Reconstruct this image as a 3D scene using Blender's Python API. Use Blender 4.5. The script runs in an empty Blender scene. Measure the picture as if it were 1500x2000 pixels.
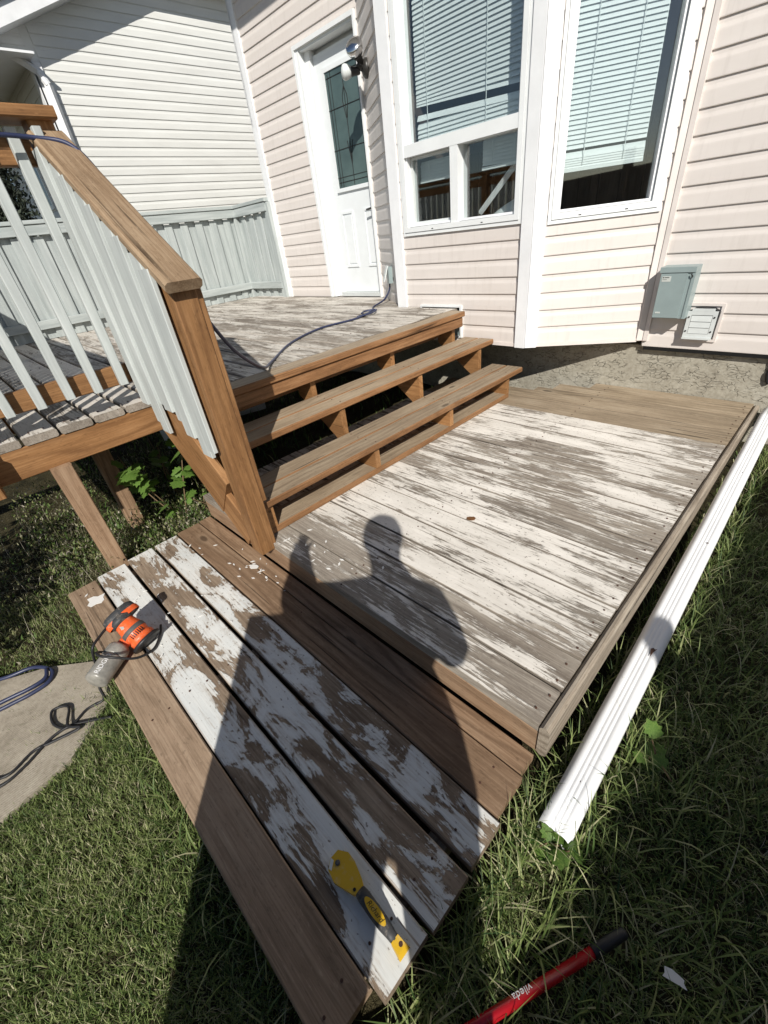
import bpy, bmesh, math, random
import numpy as np
from mathutils import Vector, Matrix, Euler

random.seed(7); RNG = np.random.default_rng(7)
SC = bpy.context.scene
COL = SC.collection
H = 1.46                                   # lens height above the soil; heights below are written H + (height relative to the lens)
MAIN, PLAT, UP = H-1.22, H-1.37, H-.608    # tops of the lower deck, the step platform and the upper deck

# ------------------------------------------------------------------ camera
F_PX, YAW, PITCH, ROLL = 825.0, .85048, .58614, .13311
cam = bpy.data.cameras.new('camera'); co = bpy.data.objects.new('camera', cam); COL.objects.link(co)
cam.sensor_fit = 'VERTICAL'; cam.sensor_height = 24.0; cam.lens = 24.0*F_PX/2000.0
cam.clip_start = .02; cam.clip_end = 400
cy, sy, cp, sp = math.cos(YAW), math.sin(YAW), math.cos(PITCH), math.sin(PITCH)
fwd = Vector((-sy*cp, cy*cp, -sp)); rgt = Vector((cy, sy, 0)); dwn = fwd.cross(rgt)
r2 = math.cos(ROLL)*rgt + math.sin(ROLL)*dwn; d2 = -math.sin(ROLL)*rgt + math.cos(ROLL)*dwn
co.matrix_world = Matrix(((r2.x, -d2.x, -fwd.x, 0), (r2.y, -d2.y, -fwd.y, 0), (r2.z, -d2.z, -fwd.z, H), (0, 0, 0, 1)))
SC.camera = co

# ------------------------------------------------------------------ sky, sun, exposure
LIGHT = Vector((-1.12, 1.0, -1.1)).normalized()          # the way the light travels
wd = bpy.data.worlds.new('World'); SC.world = wd; wd.use_nodes = True
wn = wd.node_tree; bg = wn.nodes['Background']
sky = wn.nodes.new('ShaderNodeTexSky'); sky.sky_type = 'NISHITA'; sky.sun_disc = False
sky.sun_elevation = math.asin(-LIGHT.z); sky.sun_rotation = math.atan2(-LIGHT.x, -LIGHT.y)
sky.air_density = 1.0; sky.dust_density = .6; sky.altitude = 600
wn.links.new(sky.outputs[0], bg.inputs[0]); bg.inputs[1].default_value = .064
sl = bpy.data.lights.new('sun', 'SUN'); sl.energy = 5.0; sl.angle = math.radians(.55); sl.color = (1, .955, .88)
so = bpy.data.objects.new('sun', sl); COL.objects.link(so); so.rotation_euler = LIGHT.to_track_quat('-Z', 'Y').to_euler()
so.location = (4, -5, 8)
SC.view_settings.view_transform = 'Standard'; SC.view_settings.look = 'None'
SC.cycles.max_bounces = 6; SC.cycles.diffuse_bounces = 3; SC.cycles.transparent_max_bounces = 8
SC.view_settings.exposure = .12; SC.view_settings.gamma = 1.0; SC.view_settings.use_curve_mapping = False

# ------------------------------------------------------------------ material helpers
class NT:
    def __init__(s, name, rough=.6, spec=.4):
        s.m = bpy.data.materials.new(name); s.m.use_nodes = True; s.t = s.m.node_tree
        s.b = s.t.nodes['Principled BSDF']; s.b.inputs['Roughness'].default_value = rough
        s.b.inputs['Specular IOR Level'].default_value = spec
    def n(s, typ, **kw):
        o = s.t.nodes.new('ShaderNode'+typ)
        for k, v in kw.items(): setattr(o, k, v)
        return o
    def l(s, a, b): s.t.links.new(a, b)
    def put(s, sock, v):
        if isinstance(v, bpy.types.NodeSocket): s.l(v, sock)
        elif isinstance(v, (tuple, list)): sock.default_value = tuple(v)+((1,) if len(v) == 3 and len(sock.default_value) == 4 else ())
        else: sock.default_value = v
    def math(s, op, a, b=0.0, clamp=False):
        o = s.n('Math', operation=op, use_clamp=clamp); s.put(o.inputs[0], a); s.put(o.inputs[1], b); return o.outputs[0]
    def mix(s, f, a, b, bt='MIX'):
        o = s.n('Mix', data_type='RGBA', blend_type=bt); s.put(o.inputs[0], f); s.put(o.inputs[6], a); s.put(o.inputs[7], b); return o.outputs[2]
    def noise(s, vec, scale, detail=3, rough=.55, dist=0.0):
        o = s.n('TexNoise'); s.l(vec, o.inputs['Vector']); o.inputs['Scale'].default_value = scale
        o.inputs['Detail'].default_value = detail; o.inputs['Roughness'].default_value = rough; o.inputs['Distortion'].default_value = dist
        return o.outputs['Fac']
    def ramp(s, f, stops):
        o = s.n('ValToRGB'); s.l(f, o.inputs[0]); e = o.color_ramp.elements
        while len(e) < len(stops): e.new(.5)
        for q, (p, c) in zip(e, stops): q.position = p; q.color = tuple(c)+(1,) if len(c) == 3 else c
        return o.outputs[0]
    def coords(s, kind='Object', rnd=True, scale=(1, 1, 1)):
        tc = s.n('TexCoord'); v = tc.outputs[kind]
        if rnd:
            oi = s.n('ObjectInfo'); mu = s.n('VectorMath', operation='SCALE'); mu.inputs[0].default_value = (37.1, 53.7, 11.3)
            s.l(oi.outputs['Random'], mu.inputs['Scale']); ad = s.n('VectorMath', operation='ADD')
            s.l(v, ad.inputs[0]); s.l(mu.outputs[0], ad.inputs[1]); v = ad.outputs[0]
        return s.sc(v, scale)
    def sc(s, v, scale):
        if tuple(scale) == (1, 1, 1): return v
        o = s.n('VectorMath', operation='MULTIPLY'); s.l(v, o.inputs[0]); o.inputs[1].default_value = scale; return o.outputs[0]
    def prop(s, name):
        o = s.n('Attribute', attribute_type='OBJECT', attribute_name=name); return o.outputs['Fac']
    def bump(s, h, strength=.4, dist=.004):
        o = s.n('Bump'); o.inputs['Strength'].default_value = strength; o.inputs['Distance'].default_value = dist
        s.l(h, o.inputs['Height']); s.l(o.outputs[0], s.b.inputs['Normal']); return o
    def col(s, v): s.put(s.b.inputs['Base Color'], v)
    def rgh(s, v): s.put(s.b.inputs['Roughness'], v)

def plain(name, c, rough=.5, spec=.4, var=.06, metal=0.0, nscale=6.0):
    q = NT(name, rough, spec); v = q.coords()
    f = q.noise(v, nscale, 4, .6)
    lo = tuple(max(0, x*(1-var*1.6)) for x in c); hi = tuple(min(1, x*(1+var)) for x in c)
    q.col(q.ramp(f, [(.3, lo), (.7, hi)])); q.b.inputs['Metallic'].default_value = metal
    q.rgh(q.ramp(q.noise(v, nscale*4, 2), [(.3, (rough*.85,)*3), (.7, (min(1, rough*1.15),)*3)]))
    return q.m

def grain(q, v, lo, mid, hi, freq=1.0):
    """wood colour with fibres running along local X; returns colour and height"""
    warp = q.noise(q.sc(v, (.9, 3.2, 3.2)), 1.0, 2, .5)
    sx = q.n('SeparateXYZ'); q.l(v, sx.inputs[0])
    ph = q.math('ADD', q.math('MULTIPLY', sx.outputs[1], 150*freq), q.math('ADD', q.math('MULTIPLY', sx.outputs[2], 60*freq), q.math('MULTIPLY', warp, 46.0)))
    ring = q.math('ADD', q.math('MULTIPLY', q.math('SINE', ph), .5), .5)
    late = q.math('POWER', ring, 3.0)                      # thin dark late-wood lines
    vis = q.ramp(q.noise(q.sc(v, (1.1, 4, 4)), 1.0, 2, .5), [(.38, (.15,)*3), (.66, (1,)*3)])
    fib = q.noise(q.sc(v, (3.0, 150, 150)), 1.0, 3, .65)
    fine = q.noise(q.sc(v, (9, 420, 420)), 1.0, 2, .5)
    blot = q.noise(q.sc(v, (2.6, 9, 9)), 1.0, 5, .62)
    c = q.ramp(q.math('ADD', q.math('MULTIPLY', fib, .5), q.math('MULTIPLY', blot, .5)), [(.33, lo), (.5, mid), (.66, hi)])
    c = q.mix(q.math('MULTIPLY', q.math('MULTIPLY', late, vis), .72), c, tuple(x*.9 for x in lo))
    c = q.mix(q.math('MULTIPLY', q.ramp(fine, [(.30, (1,)*3), (.42, (0,)*3)]), .35), c, tuple(x*.6 for x in lo))
    ck = q.noise(q.sc(v, (1.0, 46, 46)), 1.0, 2, .5, .25)                  # drying cracks
    cg = q.ramp(q.noise(q.sc(v, (1.4, 5, 5)), 1.0, 2), [(.47, (0,)*3), (.58, (1,)*3)])
    c = q.mix(q.math('MULTIPLY', q.math('MULTIPLY', q.ramp(ck, [(.315, (1,)*3), (.335, (0,)*3)]), cg), .85), c, tuple(x*.25 for x in lo))
    stn = q.noise(q.sc(v, (7, 16, 16)), 1.0, 4, .6); c = q.mix(q.math('MULTIPLY', q.ramp(stn, [(.60, (0,)*3), (.72, (1,)*3)]), .30), c, tuple(x*.55 for x in lo))
    spk = q.noise(q.sc(v, (38, 110, 110)), 1.0, 3, .65); c = q.mix(q.math('MULTIPLY', q.ramp(spk, [(.30, (1,)*3), (.42, (0,)*3)]), .40), c, tuple(x*.5 for x in lo))
    c = q.mix(q.math('MULTIPLY', q.ramp(spk, [(.60, (0,)*3), (.72, (1,)*3)]), .28), c, tuple(min(1, x*1.25) for x in hi))
    # knots: a dark eye with a paler collar
    vo = q.n('TexVoronoi', feature='F1'); q.l(q.sc(v, (1.9, 4.6, 2.0)), vo.inputs['Vector']); vo.inputs['Scale'].default_value = 1.0
    kn = q.ramp(vo.outputs['Distance'], [(.055, (1,)*3), (.090, (0,)*3)])
    hal = q.ramp(vo.outputs['Distance'], [(.08, (1,)*3), (.18, (0,)*3)])
    c = q.mix(q.math('MULTIPLY', hal, .45), c, hi); c = q.mix(q.math('MULTIPLY', kn, .8), c, tuple(x*.5 for x in lo))
    oi = q.n('ObjectInfo'); tone = q.math('ADD', .80, q.math('MULTIPLY', oi.outputs['Random'], .36))
    hs_ = q.n('HueSaturation'); q.l(c, hs_.inputs['Color']); q.l(tone, hs_.inputs['Value']); c = hs_.outputs[0]
    return c, q.math('ADD', q.math('MULTIPLY', fib, .8), q.math('MULTIPLY', late, -.3)), fib, blot, kn

def peeling(name, paint_a, paint_b, lo, mid, hi, stretch, fine, hard, asp=4.2):
    """old paint flaking off weathered boards; object property 'bare' (0..1) sets how much is gone"""
    q = NT(name, .75, .25); v = q.coords()
    c, h, fib, blot, kn = grain(q, v, lo, mid, hi)
    big = q.noise(q.sc(v, (stretch, stretch*asp, 4)), 1.0, 6, .66, .45)
    streak = q.noise(q.sc(v, (5.5, 120, 60)), 1.0, 4, .65)
    chip = q.noise(q.sc(v, (22, 60, 30)), 1.0, 3, .6)
    f = q.math('ADD', q.math('MULTIPLY', big, 1-fine), q.math('ADD', q.math('MULTIPLY', streak, fine*.7), q.math('MULTIPLY', chip, fine*.3)))
    thr = q.math('ADD', .33, q.math('MULTIPLY', q.prop('bare'), .34))
    tc = q.n('TexCoord'); sx = q.n('SeparateXYZ'); q.l(tc.outputs['Object'], sx.inputs[0])       # feet and water have worn the outer ends bare
    wearx = q.math('MULTIPLY', q.math('SUBTRACT', q.math('ADD', sx.outputs[0], q.math('MULTIPLY', q.noise(q.sc(v, (2, 6, 6)), 1.0, 3), .5)), q.prop('wear')), 1.2, clamp=True)
    thr = q.math('ADD', thr, q.math('MULTIPLY', wearx, .16))
    m = q.math('MULTIPLY', q.math('SUBTRACT', f, thr), hard, clamp=True)
    gn = q.n('NewGeometry'); sn = q.n('SeparateXYZ'); q.l(gn.outputs['Normal'], sn.inputs[0]); m = q.math('MULTIPLY', m, q.math('MULTIPLY', q.math('SUBTRACT', sn.outputs[2], .6), 4, clamp=True))   # edges were never painted
    dirt = q.noise(q.sc(v, (3, 9, 9)), 1.0, 4, .65)
    p = q.mix(q.ramp(dirt, [(.35, (0,)*3), (.72, (1,)*3)]), paint_a, paint_b)
    crack = q.ramp(streak, [(.30, (1,)*3), (.38, (0,)*3)])
    p = q.mix(q.math('MULTIPLY', crack, .8), p, mid)
    thin = q.ramp(q.math('SUBTRACT', f, thr), [(.0, (1,)*3), (.09, (0,)*3)]); p = q.mix(q.math('MULTIPLY', thin, q.ramp(fib, [(.42, (.65,)*3), (.60, (.0,)*3)])), p, hi)      # worn thin towards the edges of each patch
    fleck = q.noise(q.sc(v, (60, 110, 60)), 1.0, 2, .5); p = q.mix(q.ramp(fleck, [(.66, (0,)*3), (.70, (.7,)*3)]), p, lo)
    q.col(q.mix(m, c, p))
    q.rgh(q.mix(m, (.86,)*3, (.58,)*3))
    q.bump(q.math('ADD', q.math('MULTIPLY', h, .5), m), .8, .0026)
    return q.m

def bare_wood(name, lo, mid, hi, rough=.7, top=None, freq=1.0):
    q = NT(name, rough, .3); v = q.coords()
    c, h, fib, blot, kn = grain(q, v, lo, mid, hi, freq)
    if top:                                       # treads worn grey by feet and weather on their upper faces
        g = q.n('NewGeometry'); sx = q.n('SeparateXYZ'); q.l(g.outputs['Normal'], sx.inputs[0])
        c2, _, _, _, _ = grain(q, v, *top, freq)
        wear = q.math('MULTIPLY', q.math('SUBTRACT', sx.outputs[2], .75), 6, clamp=True)
        c = q.mix(wear, c, c2)
    q.col(c); q.bump(h, .5, .0014)
    return q.m

M = {}
M['deck_paint'] = peeling('flaking_cream_paint', (.77, .73, .67), (.60, .565, .51), (.15, .122, .098), (.285, .248, .205), (.40, .36, .305), 1.9, .44, 28, 4.4)
M['plat_paint'] = peeling('flaking_pale_paint', (.71, .71, .68), (.60, .62, .61), (.12, .085, .058), (.235, .178, .128), (.345, .275, .205), 3.6, .20, 50, 2.5)
M['up_paint'] = peeling('worn_upper_deck_paint', (.66, .62, .56), (.52, .48, .42), (.15, .125, .10), (.28, .245, .205), (.38, .345, .30), 1.8, .48, 20)
M['brown'] = bare_wood('sanded_brown_wood', (.165, .100, .058), (.29, .188, .116), (.39, .275, .182))
M['dull'] = bare_wood('sanded_tan_wood', (.18, .124, .080), (.30, .215, .146), (.40, .305, .215), freq=.6)
M['grey'] = bare_wood('weathered_grey_wood', (.17, .135, .10), (.31, .26, .205), (.42, .37, .30))
M['olive'] = bare_wood('treated_plank_wood', (.185, .142, .095), (.335, .262, .18), (.45, .37, .27))
M['cedar'] = bare_wood('orange_stained_wood', (.185, .086, .033), (.31, .158, .064), (.41, .225, .102), .6)
M['tread'] = bare_wood('stair_tread_wood', (.15, .070, .028), (.275, .140, .062), (.36, .20, .10), .62, top=((.215, .158, .105), (.35, .27, .185), (.45, .365, .26)))
M['cap'] = bare_wood('handrail_cap_wood', (.19, .118, .065), (.325, .225, .138), (.43, .32, .21), .6)
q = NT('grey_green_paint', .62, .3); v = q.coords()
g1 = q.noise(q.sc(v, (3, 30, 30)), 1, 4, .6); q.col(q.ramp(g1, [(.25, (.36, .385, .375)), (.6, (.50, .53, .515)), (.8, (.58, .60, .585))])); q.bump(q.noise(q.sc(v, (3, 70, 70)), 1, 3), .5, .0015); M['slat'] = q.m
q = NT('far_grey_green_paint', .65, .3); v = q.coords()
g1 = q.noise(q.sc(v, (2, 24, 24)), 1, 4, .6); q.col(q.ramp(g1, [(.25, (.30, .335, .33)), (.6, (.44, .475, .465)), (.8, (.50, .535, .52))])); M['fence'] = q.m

q = NT('vinyl_siding', .42, .4); v = q.coords('Object')
f = q.noise(q.sc(v, (1.2, 1.2, 5)), 1, 4, .6); ff = q.noise(q.sc(v, (3, 3, 160)), 1, 2, .5)
c = q.ramp(f, [(.3, (.645, .592, .552)), (.7, (.715, .664, .625))]); gr = q.noise(q.sc(v, (26, 26, 2.2)), 1, 5, .65); c = q.mix(q.ramp(gr, [(.52, (0,)*3), (.74, (.30,)*3)]), c, (.47, .425, .385)); q.col(c); q.bump(ff, .08, .001); M['siding'] = q.m
q = NT('neighbour_siding', .45, .4); v = q.coords('Object')
q.col(q.ramp(q.noise(q.sc(v, (1.2, 1.2, 5)), 1, 4, .6), [(.3, (.66, .66, .63)), (.7, (.74, .745, .715))])); M['siding2'] = q.m
M['white'] = plain('white_aluminium', (.80, .81, .82), .38, .45, .04)
M['vinyl_white'] = plain('white_vinyl_frame', (.78, .80, .80), .35, .45, .03)
M['door'] = plain('painted_steel_door', (.76, .79, .80), .4, .4, .025)
M['cream'] = plain('cream_trim', (.72, .66, .62), .45, .4, .05)
M['steel'] = plain('grey_enamel_steel', (.27, .335, .335), .42, .45, .06)
M['vent'] = plain('grey_plastic', (.62, .65, .64), .45, .4, .06)
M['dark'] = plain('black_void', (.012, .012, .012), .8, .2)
M['black'] = plain('black_rubber', (.018, .018, .02), .5, .4, .1)
M['bronze'] = plain('dark_metal_bracket', (.03, .028, .026), .4, .5)
M['chrome'] = plain('polished_metal', (.75, .75, .75), .16, .5, .02, 1.0)
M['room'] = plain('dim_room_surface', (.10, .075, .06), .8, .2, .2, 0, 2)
M['curtain'] = plain('brown_curtain', (.055, .036, .026), .8, .2, .3)
M['blind'] = plain('blind_slat', (.74, .79, .79), .5, .35, .03)
M['label'] = plain('pale_label', (.55, .58, .55), .5, .3)
M['orange'] = plain('orange_plastic', (.72, .11, .025), .38, .45, .08, 0, 20)
M['charcoal'] = plain('charcoal_plastic', (.045, .047, .05), .55, .4, .12, 0, 30)
M['midgrey'] = plain('grey_grip', (.09, .09, .088), .6, .35, .1, 0, 30)
M['yellow'] = plain('yellow_plastic', (.60, .37, .018), .42, .4, .12, 0, 35)
M['red'] = plain('red_lacquer', (.34, .008, .014), .25, .5, .08)
def dusty(name, c, rough):
    q = NT(name, rough, .4); v = q.coords(); d = q.noise(v, 45, 5, .7); d2_ = q.noise(v, 260, 2, .5)
    k = q.math('MULTIPLY', q.ramp(d, [(.52, (0,)*3), (.74, (.6,)*3)]), q.ramp(d2_, [(.35, (.3,)*3), (.65, (1,)*3)]))
    q.col(q.mix(k, c, (.48, .40, .31))); q.rgh(q.mix(k, (rough,)*3, (.85,)*3)); return q.m
M['orange'] = dusty('dusty_orange_plastic', (.70, .11, .025), .38); M['charcoal'] = dusty('dusty_charcoal_plastic', (.042, .044, .047), .55); M['yellow'] = dusty('scuffed_yellow_plastic', (.60, .37, .018), .42)
M['ink_white'] = plain('white_lettering', (.8, .8, .8), .5, .3, 0)
M['ink_black'] = plain('black_lettering', (.015, .015, .015), .5, .3, 0)
M['blue_cord'] = plain('navy_cord', (.028, .036, .085), .42, .45, .1)
M['teal'] = plain('teal_scrap', (.10, .42, .48), .5, .4)
M['leafbrown'] = plain('dry_leaf', (.16, .075, .03), .8, .2, .3, 0, 40)
M['chip'] = plain('paint_chip', (.74, .73, .70), .6, .3, .05)
M['nail'] = plain('rusty_nail', (.075, .035, .022), .6, .4, .2)
M['shirt'] = plain('dark_cotton', (.06, .065, .08), .85, .2, .2)
M['skin'] = plain('skin', (.55, .33, .24), .5, .4, .05)
M['hair'] = plain('brown_hair', (.05, .03, .02), .6, .3)
M['shingle'] = plain('roof_shingle', (.07, .065, .06), .9, .2, .3, 0, 12)
M['ply'] = plain('blocker', (.42, .30, .18), .7, .3, .12, 0, 3)

q = NT('clear_pane', .03, .5)                         # clear glazing: mostly see-through, mirrors the sky at its surface
tr = q.n('BsdfTransparent'); tr.inputs[0].default_value = (.94, .965, .965, 1); gl = q.n('BsdfGlossy'); gl.inputs['Roughness'].default_value = .02
gg = q.n('NewGeometry'); dt = q.n('VectorMath', operation='DOT_PRODUCT'); q.l(gg.outputs['Incoming'], dt.inputs[0]); q.l(gg.outputs['Normal'], dt.inputs[1]); mx = q.n('MixShader')
q.l(q.math('ADD', .12, q.math('MULTIPLY', q.math('POWER', q.math('SUBTRACT', 1.0, q.math('ABSOLUTE', dt.outputs['Value'])), 5.0), .9)), mx.inputs[0])
q.l(tr.outputs[0], mx.inputs[1]); q.l(gl.outputs[0], mx.inputs[2]); q.l(mx.outputs[0], q.t.nodes['Material Output'].inputs[0]); M['glass'] = q.m
q = NT('obscure_door_glass', .12, .6); v = q.coords('Object')
q.col(q.ramp(q.noise(v, 3, 3), [(.3, (.055, .085, .085)), (.7, (.10, .15, .145))])); q.bump(q.noise(v, 130, 2), .5, .002); M['doorglass'] = q.m
q = NT('smoky_bin', .3, .5); v = q.coords(); q.col(q.ramp(q.noise(v, 28, 4), [(.3, (.17, .165, .15)), (.7, (.34, .325, .29))])); M['smoky'] = q.m

q = NT('stucco', .92, .15); v = q.coords('Object', False)
lines = q.n('TexVoronoi', feature='DISTANCE_TO_EDGE'); dv = q.n('VectorMath', operation='ADD'); nz = q.n('TexNoise'); q.l(q.sc(v, (9, 9, 16)), nz.inputs['Vector']); nz.inputs['Scale'].default_value = 1; nz.inputs['Detail'].default_value = 4
q.l(q.sc(v, (34, 34, 80)), dv.inputs[0]); q.l(q.sc(nz.outputs['Color'], (4.5, 4.5, 4.5)), dv.inputs[1]); q.l(dv.outputs[0], lines.inputs['Vector']); lines.inputs['Scale'].default_value = .55
gate = q.noise(q.sc(v, (11, 11, 20)), 1, 4, .6)
e = q.math('MULTIPLY', q.ramp(lines.outputs['Distance'], [(.0, (1,)*3), (.055, (0,)*3)]), q.ramp(gate, [(.46, (0,)*3), (.56, (1,)*3)]))
q.col(q.mix(q.math('MULTIPLY', e, .22), q.ramp(q.math('ADD', q.math('MULTIPLY', q.noise(v, 60, 3), .5), q.math('MULTIPLY', q.noise(v, 5, 5, .65), .5)), [(.36, (.29, .265, .215)), (.5, (.385, .36, .295)), (.64, (.47, .445, .375))]), (.17, .15, .115)))
q.bump(q.math('SUBTRACT', q.math('MULTIPLY', q.noise(v, 150, 3), .25), e), 1.0, .006); M['stucco'] = q.m

q = NT('garden_soil', .95, .1); v = q.coords('Object', False)
q.col(q.ramp(q.noise(v, 9, 6, .7), [(.3, (.020, .018, .010)), (.55, (.050, .043, .022)), (.75, (.10, .085, .045))])); q.bump(q.noise(v, 60, 4, .7), 1, .02); M['soil'] = q.m
q = NT('concrete', .9, .15); v = q.coords('Object', False)
rb = q.n('TexWave', wave_type='BANDS', bands_direction='X'); q.l(v, rb.inputs['Vector']); rb.inputs['Scale'].default_value = 34; rb.inputs['Distortion'].default_value = 1.2; rb.inputs['Detail'].default_value = 2
pit = q.ramp(q.noise(v, 95, 3, .6), [(.30, (1,)*3), (.36, (0,)*3)]); cc = q.mix(q.math('MULTIPLY', pit, .6), q.ramp(q.math('ADD', q.math('MULTIPLY', q.noise(v, 5, 5, .7), .6), q.math('MULTIPLY', q.noise(v, 60, 4, .7), .4)), [(.34, (.22, .19, .145)), (.5, (.335, .295, .235)), (.66, (.43, .385, .31))]), (.10, .085, .065))
q.col(q.mix(q.math('MULTIPLY', rb.outputs['Fac'], .12), cc, (.22, .19, .15))); q.bump(q.math('ADD', q.math('MULTIPLY', rb.outputs['Fac'], .6), q.noise(v, 120, 3)), .5, .003); M['concrete'] = q.m

def leafy(name, stops, trans=.35):
    q = NT(name, .55, .35); a = q.n('Attribute', attribute_type='GEOMETRY', attribute_name='tint')
    c = q.ramp(a.outputs['Fac'], stops); q.col(c)
    t = q.n('BsdfTranslucent'); q.l(c, t.inputs[0]); mx = q.n('MixShader'); mx.inputs[0].default_value = trans
    q.l(q.b.outputs[0], mx.inputs[1]); q.l(t.outputs[0], mx.inputs[2]); q.l(mx.outputs[0], q.t.nodes['Material Output'].inputs[0]); return q.m
M['grass'] = leafy('grass_blades', [(0, (.035, .080, .025)), (.25, (.105, .165, .045)), (.5, (.235, .30, .095)), (.72, (.38, .41, .19)), (1, (.62, .57, .38))])
M['weed'] = leafy('weed_leaves', [(0, (.05, .10, .025)), (.45, (.11, .18, .04)), (.75, (.24, .25, .10)), (1, (.42, .38, .30))])
q = NT('broad_leaf', .5, .4); v = q.coords(); c = q.ramp(q.noise(v, 14, 4), [(.3, (.08, .17, .03)), (.6, (.16, .27, .055)), (.8, (.30, .31, .08))]); q.col(c)
t = q.n('BsdfTranslucent'); q.l(c, t.inputs[0]); mx = q.n('MixShader'); mx.inputs[0].default_value = .35; q.l(q.b.outputs[0], mx.inputs[1]); q.l(t.outputs[0], mx.inputs[2]); q.l(mx.outputs[0], q.t.nodes['Material Output'].inputs[0]); M['leaf'] = q.m
M['stem'] = plain('plant_stem', (.16, .11, .06), .7, .3)

# ------------------------------------------------------------------ object helpers
WL = {}
def wloc(o): return WL.get(o.name, Vector((0, 0, 0)))
def thing(name, loc, label, cat, group=None):
    o = bpy.data.objects.new(name, None); COL.objects.link(o); o.location = loc; o.empty_display_size = .1
    WL[o.name] = Vector(loc); o['label'] = label; o['category'] = cat
    if group: o['group'] = group
    return o
def tag(o, label=None, cat=None, group=None, kind=None):
    if label: o['label'] = label
    if cat: o['category'] = cat
    if group: o['group'] = group
    if kind: o['kind'] = kind
    return o
def put(name, me, mat, parent=None, loc=(0, 0, 0), rot=None):
    """link mesh `me`, whose vertices are relative to world point `loc`"""
    if mat is not None and not me.materials: me.materials.append(mat)
    o = bpy.data.objects.new(name, me); COL.objects.link(o); loc = Vector(loc)
    WL[o.name] = loc
    if parent: o.parent = parent; o.location = loc - wloc(parent)
    else: o.location = loc
    if rot: o.rotation_euler = rot
    return o
def mesh(name, verts, faces, smooth=False):
    me = bpy.data.meshes.new(name); me.from_pydata([tuple(v) for v in verts], [], faces); me.update()
    if smooth: me.polygons.foreach_set('use_smooth', [True]*len(me.polygons))
    return me
class MB:
    def __init__(s): s.v = []; s.f = []
    def add(s, v, f): k = len(s.v); s.v += [tuple(p) for p in v]; s.f += [tuple(i+k for i in t) for t in f]; return s
    def hexa(s, p):           # 8 corners: bottom ring then top ring
        return s.add(p, [(3, 2, 1, 0), (4, 5, 6, 7), (0, 1, 5, 4), (1, 2, 6, 5), (2, 3, 7, 6), (3, 0, 4, 7)])
    def box(s, a, b):
        x0, y0, z0 = a; x1, y1, z1 = b
        return s.hexa([(x0, y0, z0), (x1, y0, z0), (x1, y1, z0), (x0, y1, z0), (x0, y0, z1), (x1, y0, z1), (x1, y1, z1), (x0, y1, z1)])
    def tube(s, pts, rad, n=8, caps=True):
        pts = [Vector(p) for p in pts]; rads = rad if isinstance(rad, (list, tuple)) else [rad]*len(pts); k = len(s.v); up = None
        for i, p in enumerate(pts):
            t = (pts[min(i+1, len(pts)-1)]-pts[max(i-1, 0)]).normalized()
            if up is None: up = Vector((0, 0, 1)) if abs(t.z) < .9 else Vector((1, 0, 0))
            a = t.cross(up).normalized(); up = a.cross(t).normalized()
            for j in range(n):
                w = 2*math.pi*j/n; s.v.append(tuple(p+rads[i]*(a*math.cos(w)+up*math.sin(w))))
        for i in range(len(pts)-1):
            for j in range(n):
                s.f.append((k+i*n+j, k+i*n+(j+1) % n, k+(i+1)*n+(j+1) % n, k+(i+1)*n+j))
        if caps: s.f.append(tuple(k+j for j in range(n-1, -1, -1))); s.f.append(tuple(k+(len(pts)-1)*n+j for j in range(n)))
        return s
    def lathe(s, prof, n=20, axis=None, org=(0, 0, 0)):    # prof: (radius, height)
        k = len(s.v); A = axis or Matrix.Identity(3); org = Vector(org)
        for r, z in prof:
            for j in range(n):
                w = 2*math.pi*j/n; s.v.append(tuple(org+A @ Vector((r*math.cos(w), r*math.sin(w), z))))
        for i in range(len(prof)-1):
            for j in range(n): s.f.append((k+i*n+j, k+i*n+(j+1) % n, k+(i+1)*n+(j+1) % n, k+(i+1)*n+j))
        s.f.append(tuple(k+j for j in range(n-1, -1, -1))); s.f.append(tuple(k+(len(prof)-1)*n+j for j in range(n))); return s
    def prism(s, poly, z0, z1):
        n = len(poly); k = len(s.v)
        s.v += [(x, y, z0) for x, y in poly]+[(x, y, z1) for x, y in poly]
        s.f += [tuple(k+i for i in range(n-1, -1, -1)), tuple(k+n+i for i in range(n))]+[(k+i, k+(i+1) % n, k+n+(i+1) % n, k+n+i) for i in range(n)]; return s
    def me(s, name, smooth=False, org=(0, 0, 0)):
        o = Vector(org); m = mesh(name, [Vector(p)-o for p in s.v], s.f, smooth); return m
def spline(pts, k=8):
    P = [Vector(p) for p in pts]; P = [2*P[0]-P[1]]+P+[2*P[-1]-P[-2]]; out = []
    for i in range(1, len(P)-2):
        for j in range(k):
            t = j/k; a, b, c, d = P[i-1:i+3]
            out.append(.5*((2*b)+(-a+c)*t+(2*a-5*b+4*c-d)*t*t+(-a+3*b-3*c+d)*t**3))
    return out+[P[-2]]
BM = {}
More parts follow.
